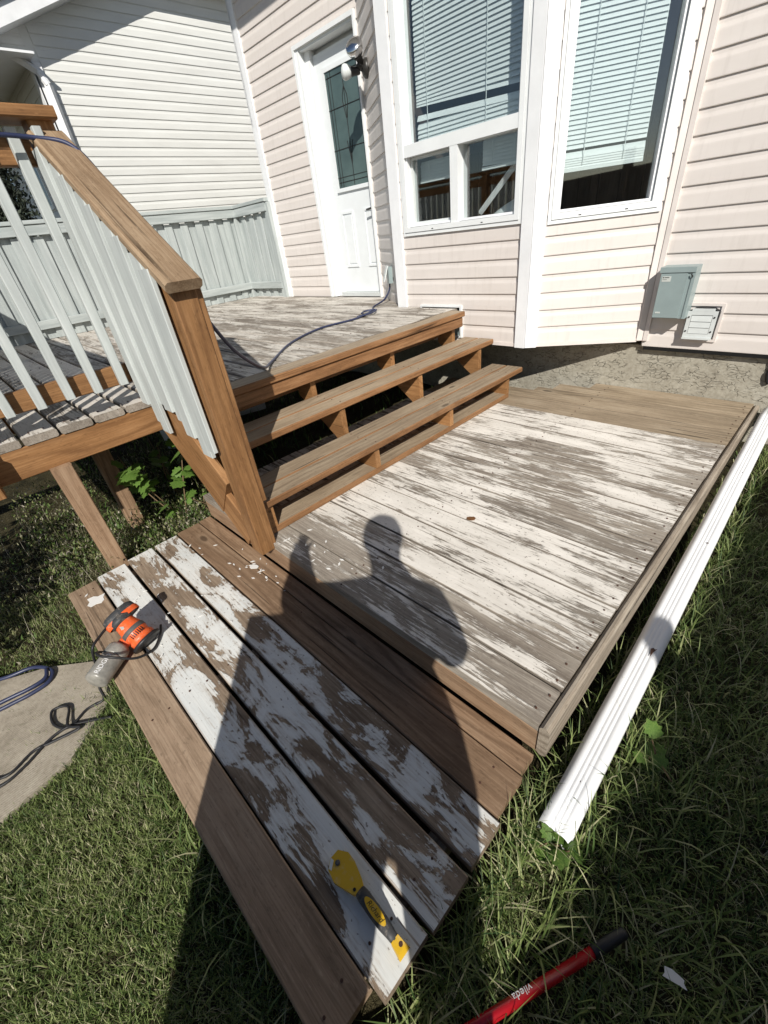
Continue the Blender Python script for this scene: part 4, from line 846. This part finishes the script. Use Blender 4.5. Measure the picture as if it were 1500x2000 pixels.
# small litter
def flake(name, c, r, mat, label, cat, group=None, z=.002, seed=0, stretch=1.0, rot=0.0):
    rr = random.Random(seed); n_ = 11; pts = []
    for j in range(n_):
        w = 2*math.pi*j/n_; q_ = r*rr.uniform(.55, 1.1); x, y = q_*math.cos(w)*stretch, q_*math.sin(w); pts.append((x*math.cos(rot)-y*math.sin(rot), x*math.sin(rot)+y*math.cos(rot)))
    mb = MB(); mb.prism(pts, 0, .0014); return tag(put(name, mb.me(name), mat, None, (c[0], c[1], c[2]+z)), label, cat, group)
flake('paint_flake', (.197, .473, .045), .013, M['chip'], 'pale torn flake lying in the shaded grass right of the mop handle', 'flake', None, .012, 3, 2.2, .2)
flake('paint_flake', (-1.755, .60, PLAT), .016, M['chip'], 'white paint flake on the bare brown plank below the stair post', 'flake', None, .002, 5, 2.0, .5)
flake('paint_flake', (-2.19, -.045, PLAT), .050, M['chip'], 'large white paint patch on the bare front plank near the sander', 'flake', None, .0006, 9, 1.1, .3)
flake('dry_leaf', (-.985, 1.42, MAIN), .020, M['leafbrown'], 'small brown dry leaf on the cream painted deck', 'leaf', None, .002, 12, 1.4, .3)
flake('teal_scrap', (-1.655, -.60, .012), .022, M['teal'], 'teal scrap at the left edge of the concrete path', 'scrap', None, .004, 4, 1.6, 1.0)
mb = MB()
for j in range(60):
    x, y = random.choice([(random.uniform(-2.3, -1.4), random.uniform(-.1, .65)), (random.gauss(-1.72, .12), random.gauss(.60, .04)), (random.gauss(-1.45, .15), random.gauss(.80, .05))])
    z = MAIN if y > .70 else PLAT
    if .66 < y < .72: continue
    r_ = random.uniform(.002, .006); w = random.uniform(0, 3); mb.prism([(x+r_*2.4*math.cos(w+a_)*b_, y+r_*2.4*math.sin(w+a_)*b_) for a_, b_ in ((0, 1), (1.3, .45), (3.1, 1), (4.5, .4))], z+.002, z+.0035)
tag(put('paint_crumbs', mb.me('paint_crumbs'), M['chip']), 'scattered white scraped paint crumbs on the planks', 'crumbs', kind='stuff')

# ------------------------------------------------------------------ grass
def blades(name, n, region, hmin, hmax, wmin, wmax, mat, tint, label, cat, lean=.75, seg=3, seed=1, lift=0.0):
    rg = np.random.default_rng(seed); pts = region(rg, n); n = len(pts); pts[:, 2] += lift*rg.random(n)**1.6
    h = rg.uniform(hmin, hmax, n); w = rg.uniform(wmin, wmax, n); az = rg.uniform(0, 2*np.pi, n); ln = np.abs(rg.normal(lean, .35, n))
    tn = np.clip(tint(rg, pts), 0, 1)
    d = np.stack([np.cos(az), np.sin(az), np.zeros(n)], 1); s = np.stack([-np.sin(az+rg.normal(0, .5, n)), np.cos(az), np.zeros(n)], 1); s /= np.linalg.norm(s, axis=1)[:, None]
    V = np.zeros((n, 2*seg+1, 3)); 
    for k in range(seg+1):
        t = k/seg; a = ln*t*.9; c = pts+d*(h*np.sin(a)*t)[:, None]; c[:, 2] += h*np.cos(a*.9)*t
        ww = (w*(1-t**1.6))[:, None]
        if k < seg: V[:, 2*k] = c-s*ww/2; V[:, 2*k+1] = c+s*ww/2
        else: V[:, 2*seg] = c
    nv = 2*seg+1; base_i = (np.arange(n)*nv)[:, None]
    quads = np.concatenate([base_i+np.array([2*k, 2*k+1, 2*k+3, 2*k+2]) for k in range(seg-1)], 1).reshape(-1, 4) if seg > 1 else np.zeros((0, 4), int)
    tris = base_i+np.array([2*seg-2, 2*seg-1, 2*seg])
    me = bpy.data.meshes.new(name); me.vertices.add(n*nv); me.vertices.foreach_set('co', V.reshape(-1))
    nl = quads.size+tris.size; me.loops.add(nl); me.loops.foreach_set('vertex_index', np.concatenate([quads.reshape(-1), tris.reshape(-1)]).astype(np.int32))
    npoly = len(quads)+len(tris); me.polygons.add(npoly)
    st_ = np.concatenate([np.arange(len(quads))*4, quads.size+np.arange(len(tris))*3]).astype(np.int32); me.polygons.foreach_set('loop_start', st_)
    me.update(calc_edges=True); me.validate()
    at = me.attributes.new('tint', 'FLOAT', 'POINT'); at.data.foreach_set('value', np.repeat(tn, nv).astype(np.float32))
    return tag(put(name, me, mat), label, cat, kind='stuff')
def vnoise(p, f, seed=0):
    x, y = p[:, 0]*f+seed*3.7, p[:, 1]*f-seed*1.9
    return .5+.25*(np.sin(x*1.3+1.7*np.sin(y*.9))+np.sin(y*1.7+1.3*np.sin(x*1.1+2)))
def gz(x, y): return .012*np.sin(x*3.1+y*1.7)+.010*np.sin(x*7.3-y*5.1)-.014
def path_mask(x, y): 
    poly = [(-3.6, -1.6), (-1.42, -1.6), (-1.42, -.55), (-1.46, -.36), (-1.62, -.17), (-1.86, -.15), (-2.02, -.33), (-2.12, -.52), (-3.6, -.75)]; ins = np.zeros(len(x), bool)
    for (x0, y0), (x1, y1) in zip(poly, poly[1:]+poly[:1]):
        c = ((y0 > y) != (y1 > y)); xi = x0+(y-y0)/(y1-y0+1e-12)*(x1-x0); ins ^= c & (x < xi)
    return ins
def reg(boxes, dens=None):
    def f(rg, n):
        ar = np.array([(b[1]-b[0])*(b[3]-b[2])*b[4] for b in boxes]); pk = rg.choice(len(boxes), n, p=ar/ar.sum()); B = np.array(boxes)[pk]
        x = B[:, 0]+rg.random(n)*(B[:, 1]-B[:, 0]); y = B[:, 2]+rg.random(n)*(B[:, 3]-B[:, 2])
        bad = path_mask(x, y+rg.normal(0, .025, n)) & (rg.random(n) > .035) | ((x > -2.43) & (x < -.20) & (y > -.135) & (y < 3.56))
        cx = -.108+(y-.545)*(-.038/2.955); bad |= (np.abs(x-cx) < .047) & (y > .56) & (rg.random(n) > .03)
        tx, ty = x+.19, y+.13; al = tx*.428+ty*.904; bad |= (np.abs(tx*.904-ty*.428) < .016) & (al > 0) & (al < .70)
        p = np.stack([x, y, gz(x, y)], 1)[~bad]
        if dens: p = p[rg.random(len(p)) < dens(p)]
        return p
    return f
lawn_l = [(-2.0, -.3, -1.1, -.12, 1.0), (-2.7, -1.9, -.6, -.05, .25)]
lawn_r = [(-.32, .9, -.25, 1.2, 3.2), (-.25, 1.6, 1.2, 2.6, 1.5), (-.25, 2.2, 2.6, 3.5, .6), (.9, 1.7, -.25, 1.2, 1.0)]
def clump(p): return .35+.65*np.clip(vnoise(p, 17, 5)*.6+vnoise(p, 41, 8)*.6, 0, 1)
def tint_l(rg, p): return .42+.22*(vnoise(p, 7)-.5)+.16*(vnoise(p, 23, 4)-.5)+rg.normal(0, .15, len(p))+(rg.random(len(p)) < .12)*.42
def tint_r(rg, p): return .36+.30*(vnoise(p, 5, 2)-.5)+rg.normal(0, .15, len(p))+(rg.random(len(p)) < .10+.22*(vnoise(p, 9, 6) > .62))*.42
blades('lawn_grass', 110000, reg(lawn_l, clump), .016, .040, .0020, .0040, M['grass'], tint_l, 'short dense green lawn at the left of the planks', 'grass', .7, 2, 3)
blades('lawn_grass', 120000, reg(lawn_r, clump), .016, .040, .0022, .0044, M['grass'], tint_r, 'lawn grass right of the deck, mostly in shade', 'grass', .85, 3, 4)
edge = [(-.20, -.02, -.15, 3.4, 1.0), (-.05, .35, -.2, 2.4, .45), (-1.5, -.35, -.22, -.13, .5), (-.24, -.12, -.2, .7, 1.6)]
blades('long_grass', 5000, reg(edge), .06, .15, .003, .0065, M['grass'], lambda rg, p: .42+rg.normal(0, .2, len(p))+(rg.random(len(p)) < .15)*.35, 'longer grass tufts along the deck edge and the downspout', 'grass', 1.0, 4, 5)
thatch = [(-2.0, -.3, -1.1, -.12, 1.0), (-.32, .9, -.25, 1.2, 1.4), (-.25, 1.6, 1.2, 2.6, .6), (-3.3, -1.9, -.45, .15, 1.2)]
blades('dry_thatch', 16000, reg(thatch), .02, .055, .0010, .0018, M['grass'], lambda rg, p: .86+rg.normal(0, .1, len(p)), 'dry straw lying in the lawn', 'straw', 1.5, 3, 8)
wz = [(-3.1, -2.44, -.15, .75, 1.3), (-2.75, -2.40, .05, .85, 1.6), (-3.6, -2.2, -.5, .2, .4), (-4.2, -3.0, -.2, 1.0, .4)]
blades('weeds', 13000, reg(wz, lambda p: .15+.85*(vnoise(p, 9, 3) > .5)), .010, .030, .006, .013, M['weed'], lambda rg, p: .60+rg.normal(0, .30, len(p)), 'tangle of small dry weeds under the edge of the raised deck', 'weeds', 1.1, 2, 11, .17)
blades('weed_stalks', 1500, reg(wz), .08, .20, .0015, .003, M['weed'], lambda rg, p: .8+rg.normal(0, .2, len(p)), 'thin dry stalks among the weeds under the raised deck', 'weeds', .8, 3, 17)
blades('far_weeds', 4000, reg([(-6, -2.8, .2, 3.4, 1.0), (-8.6, -6.3, -2, 6, .6)]), .04, .16, .006, .014, M['weed'], lambda rg, p: .3+rg.normal(0, .2, len(p)), 'sparse weeds in the dark under the raised deck', 'weeds', .9, 3, 12)

# broad-leaved plant under the stair stringer
LEAF = None
def leaf_mesh():
    out = [(0, 0), (.20, -.02), (.42, .10), (.36, .26), (.56, .40), (.38, .52), (.40, .72), (.20, .74), (0, 1.0)]
    pts = out+[(-x, y) for x, y in out[-2:0:-1]]; vs = [(0, .42, .03)]+[(x, y, -.10*abs(x)+.02*math.sin(9*y)) for x, y in pts]; n_ = len(pts)
    return mesh('leaf', vs, [(0, 1+i, 1+(i+1) % n_) for i in range(n_)], True)
LEAF = leaf_mesh(); LEAF.materials.append(M['leaf'])
def sapling(name, base, label, n, h, seed, sz, spread):
    rr = random.Random(seed); t = thing(name, base, label, 'plant', 'broad-leaved plants under the deck'); B = Vector(base)
    for s_ in range(3):
        top = B+Vector((rr.uniform(-spread, spread), rr.uniform(-spread, spread), h*rr.uniform(.7, 1))); mb = MB(); mid_ = (B+top)/2+Vector((rr.uniform(-.04, .04), rr.uniform(-.04, .04), 0))
        P_ = spline([B, mid_, top], 5); mb.tube(P_, [.005*(1-i/len(P_)*.6) for i in range(len(P_))], 6); put('stem', mb.me('stem', True, B), M['stem'], t, B)
        for j in range(n//3):
            p = P_[rr.randint(3, len(P_)-1)]; a_ = rr.uniform(0, 6.28); z_ = sz*rr.uniform(.6, 1.25)
            o = put('leaf', LEAF, None, t, p+Vector((math.cos(a_), math.sin(a_), 0))*.02); o.scale = (z_,)*3; o.rotation_euler = (rr.uniform(-.9, .5), rr.uniform(-.7, .7), a_)
    return t
sapling('leafy_sapling', (-2.66, .60, -.01), 'young plant with broad lobed green leaves beside the stair stringer', 48, .66, 4, .10, .22)
sapling('leafy_sapling', (-3.05, .72, -.01), 'broad-leaved plant in the shade under the raised deck', 24, .50, 6, .075, .25)
sapling('leafy_sapling', (-2.60, .78, -.01), 'low lime-green leafy plant touching the lower deck corner', 18, .24, 9, .06, .12)
sapling('leafy_weed', (.03, .93, -.01), 'broad-leaved weed beside the middle of the downspout', 9, .08, 15, .05, .05)
sapling('leafy_weed', (-.085, .50, -.01), 'broad-leaved weed at the near end of the downspout', 9, .09, 18, .055, .04)
# white skirting scraps under the raised deck
for i, (x, y, w, h_, r_) in enumerate(((-4.2, 1.9, .5, .30, .2), (-3.9, 1.2, .45, .22, -.3))):
    mb = MB(); mb.box((-w/2, -.01, 0), (w/2, .01, h_)); tag(put('skirting_panel', mb.me('skirting_panel'), M['vinyl_white'], None, (x, y, 0), (.15, 0, 1.1+r_)), ['upright white panel leaning in the dark under the raised deck', 'low white panel nearer the front under the raised deck'][i], 'panel')
# dark shrub by the neighbour's window
rg = np.random.default_rng(4); 
sh = thing('dark_shrub', (-8.2, 1.5, 0), 'dark dense shrub behind the fence at the left edge', 'shrub')
mb = MB(); mb.tube([(-8.2, 1.5, 0), (-8.2, 1.47, 1.3), (-8.2, 1.45, 2.9)], [.06, .05, .02], 8); hpart('trunk', mb, M['stem'], sh)
n_ = 9000; P_ = rg.normal(0, 1, (n_, 3))*np.array([.17, .12, .48])+np.array([-8.25, 1.44, 2.35]); vs = []; fs = []
for i, p in enumerate(P_):
    a = rg.normal(0, 1, 3); a /= np.linalg.norm(a); b = np.cross(a, rg.normal(0, 1, 3)); b /= np.linalg.norm(b); s_ = rg.uniform(.02, .045); vs += [p-a*s_, p+b*s_*.4, p+a*s_, p-b*s_*.4]; fs.append((4*i, 4*i+1, 4*i+2, 4*i+3))
M['darkleaf'] = plain('dark_foliage', (.035, .045, .03), .7, .3, .4, 0, 9)
put('crown', mesh('crown', [Vector(v)-Vector((-8.25, 1.44, 2.35)) for v in vs], fs), M['darkleaf'], sh, (-8.25, 1.44, 2.35))

def shrub(name, c, r, hgt, label, seed, n_=4500):
    rg = np.random.default_rng(seed); t = thing(name, c, label, 'shrub'); C_ = Vector(c)
    mb = MB(); mb.tube([C_, C_+Vector((.02, 0, hgt*.4)), C_+Vector((0, .03, hgt*.8))], [.03, .025, .01], 8); hpart('trunk', mb, M['stem'], t)
    u = rg.normal(0, 1, (n_, 3)); u /= np.linalg.norm(u, axis=1)[:, None]; rad = rg.random(n_)**.4; P_ = u*rad[:, None]*np.array([r, r, hgt*.5])*(1+.18*np.sin(u[:, :1]*7)+.15*np.sin(u[:, 1:2]*9+1)); P_[:, 2] += hgt*.52
    vs = []; fs = []
    for i, p in enumerate(P_):
        a = rg.normal(0, 1, 3); a /= np.linalg.norm(a); b = np.cross(a, rg.normal(0, 1, 3)); b /= np.linalg.norm(b); s_ = rg.uniform(.02, .04); vs += [p-a*s_, p+b*s_*.5, p+a*s_, p-b*s_*.5]; fs.append((4*i, 4*i+1, 4*i+2, 4*i+3))
    put('crown', mesh('crown', vs, fs), M['darkleaf'], t, C_)
shrub('shade_shrub', (-2.15, -1.30, 0), .55, 1.25, 'rounded dark shrub added out of view to shade the ground', 21)  # out-of-view shrub, added to shade the ground left of the platform
# ------------------------------------------------------------------ board fence on the right, behind the viewer: its shade covers the right lawn
bf = thing('board_fence', (1.78, -1, 0), 'tall plain board fence along the right side of the yard', 'fence')
for i in range(44):
    yy = -4.4+.14*i; board('fence_board', (1.78, yy, .90), 1.80, .136, .02, M['grey'], bf, 'ZX', None, .002).rotation_euler = (Matrix.Rotation(math.pi/2, 3, 'Z') @ Matrix.Rotation(math.pi/2, 3, 'Y') @ Matrix.Rotation(math.pi/2, 3, 'X')).to_euler()
for z in (.35, 1.45): board('rail', (1.815, -1.4, z), 6.1, .089, .04, M['grey'], bf, 'EY')
for yy in (-2.76, -.36): board('post', (1.80, yy, 1.01), 2.02, .15, .10, M['grey'], bf, 'Z', None, .03).rotation_euler = (Matrix.Rotation(math.pi/2, 3, 'Z') @ Matrix.Rotation(math.pi/2, 3, 'Y') @ Matrix.Rotation(math.pi/2, 3, 'X')).to_euler()

# ------------------------------------------------------------------ the person taking the picture (behind the lens; throws the long shadow)
hv = Vector((-1.12, 1, 0)).normalized(); rv = Vector((hv.y, -hv.x, 0)); P0 = Vector((.30, -.27, 0))
def W(r, f, z): return P0+rv*r+hv*f+Vector((0, 0, z))
pe = thing('person', tuple(P0), 'person in dark clothes taking the picture with raised hands', 'person')
V_, E_, R_ = [], [], []
def node(p, r, par=None):
    V_.append(tuple(p-P0)); R_.append(r if isinstance(r, tuple) else (r, r)); 
    if par is not None: E_.append((par, len(V_)-1))
    return len(V_)-1
pel = node(W(-.07, 0, .95), (.195, .14)); wst = node(W(-.06, .0, 1.12), (.175, .13), pel); chs = node(W(-.05, .0, 1.32), (.215, .15), wst); nb = node(W(-.04, .01, 1.45), .10, chs)
nk = node(W(-.035, .025, 1.52), .058, nb); hd0 = node(W(-.035, .035, 1.60), .078, nk); hd1 = node(W(-.035, .03, 1.69), .090, hd0); node(W(-.035, .02, 1.765), .062, hd1)
shr = node(W(.13, 0, 1.36), .10, chs); elr = node(W(.172, .10, 1.12), .062, shr); fa = node(W(.08, .22, 1.24), .040, elr); wrr = node(W(-.005, .33, 1.36), .032, fa); par_ = node(W(-.005, .365, 1.405), (.036, .022), wrr)
sh_l = node(W(-.24, .02, 1.39), .105, chs); ell = node(W(-.47, .16, 1.30), .115, sh_l); wrl = node(W(-.44, .26, 1.37), .105, ell); pal = node(W(-.432, .28, 1.49), (.048, .04), wrl)
for (p_i, base, dirs) in ((par_, (-.005, .365, 1.405), [(-.035, .0, .035), (-.04, .0, .02), (-.04, .0, .0), (-.035, .0, -.02), (.0, .0, .05)]), (pal, (-.432, .28, 1.49), [(-.022, .01, .030), (-.008, .02, .052), (.006, .02, .050), (.018, .018, .042), (.035, .02, .015)])):
    for dx_ in dirs:
        b_ = Vector(base); k1 = node(W(b_.x+dx_[0]*.9, b_.y+dx_[1]*.9, b_.z+dx_[2]*.9), .010, p_i); node(W(b_.x+dx_[0]*1.6, b_.y+dx_[1]*1.6+.006, b_.z+dx_[2]*1.6), .008, k1)
node(W(-.09, .0, .72), .10, pel)
for s_, fr_ in ((-.17, -.31), (.04, .00)):
    hp = node(W(s_, 0, .88), .130, pel); tl_ = node(W(s_*.4+fr_*.6, .01, .62), .116, hp); kn = node(W(s_*.25+fr_*.75, .03, .44), .082, tl_); an = node(W(fr_, 0, .10), .060, kn); node(W(fr_, .04, .045), .042, an); node(W(fr_, .16, .035), .035, len(V_)-1)
me = bpy.data.meshes.new('body'); me.from_pydata(V_, E_, []); bo = put('body', me, M['shirt'], pe, P0)
md = bo.modifiers.new('Skin', 'SKIN'); md.use_smooth_shade = True
for i, r in enumerate(R_): me.skin_vertices[0].data[i].radius = r; me.skin_vertices[0].data[i].use_root = (i == 0)
bo.modifiers.new('Sub', 'SUBSURF').levels = 1; bo.modifiers['Sub'].render_levels = 1
mb = MB(); mb.lathe([(.086, 1.66), (.097, 1.69), (.096, 1.74), (.080, 1.79), (.045, 1.82), (.005, 1.828)], 18, None, W(-.035, .022, 0)); hpart('hair', mb, M['hair'], pe, None, True)
ph = thing('phone', (0, 0, H), 'dark phone held up in front of the person', 'phone')
back = -fwd; mb = MB(); cph = back*.018+Vector((0, 0, H))-Vector(r2)*-.0+Vector(d2)*.045
mb.hexa([tuple(cph+Vector(r2)*a_*.036+Vector(d2)*b_*.074+back*c_*.004) for c_ in (-1, 1) for a_, b_ in ((-1, -1), (1, -1), (1, 1), (-1, 1))]); put('case', mb.me('case', org=(0, 0, H)), M['black'], ph, (0, 0, H))
pl = MB(); q4 = [(-.665, .21), (-.245, .19)]  # unseen sheet, added to cast the straight-edged shadow left of the person
pl.hexa([tuple(W(r_, f_, z_)) for z_ in (.0, 1.225) for r_, f_ in ((-.672, .20), (-.205, .18), (-.205, .198), (-.672, .218))])
o = hpart('shadow_sheet', pl, M['ply'], sh); o.parent = None; o.location = WL[o.name]; tag(o, 'upright plywood sheet added unseen for the straight-edged shadow', 'blocker')
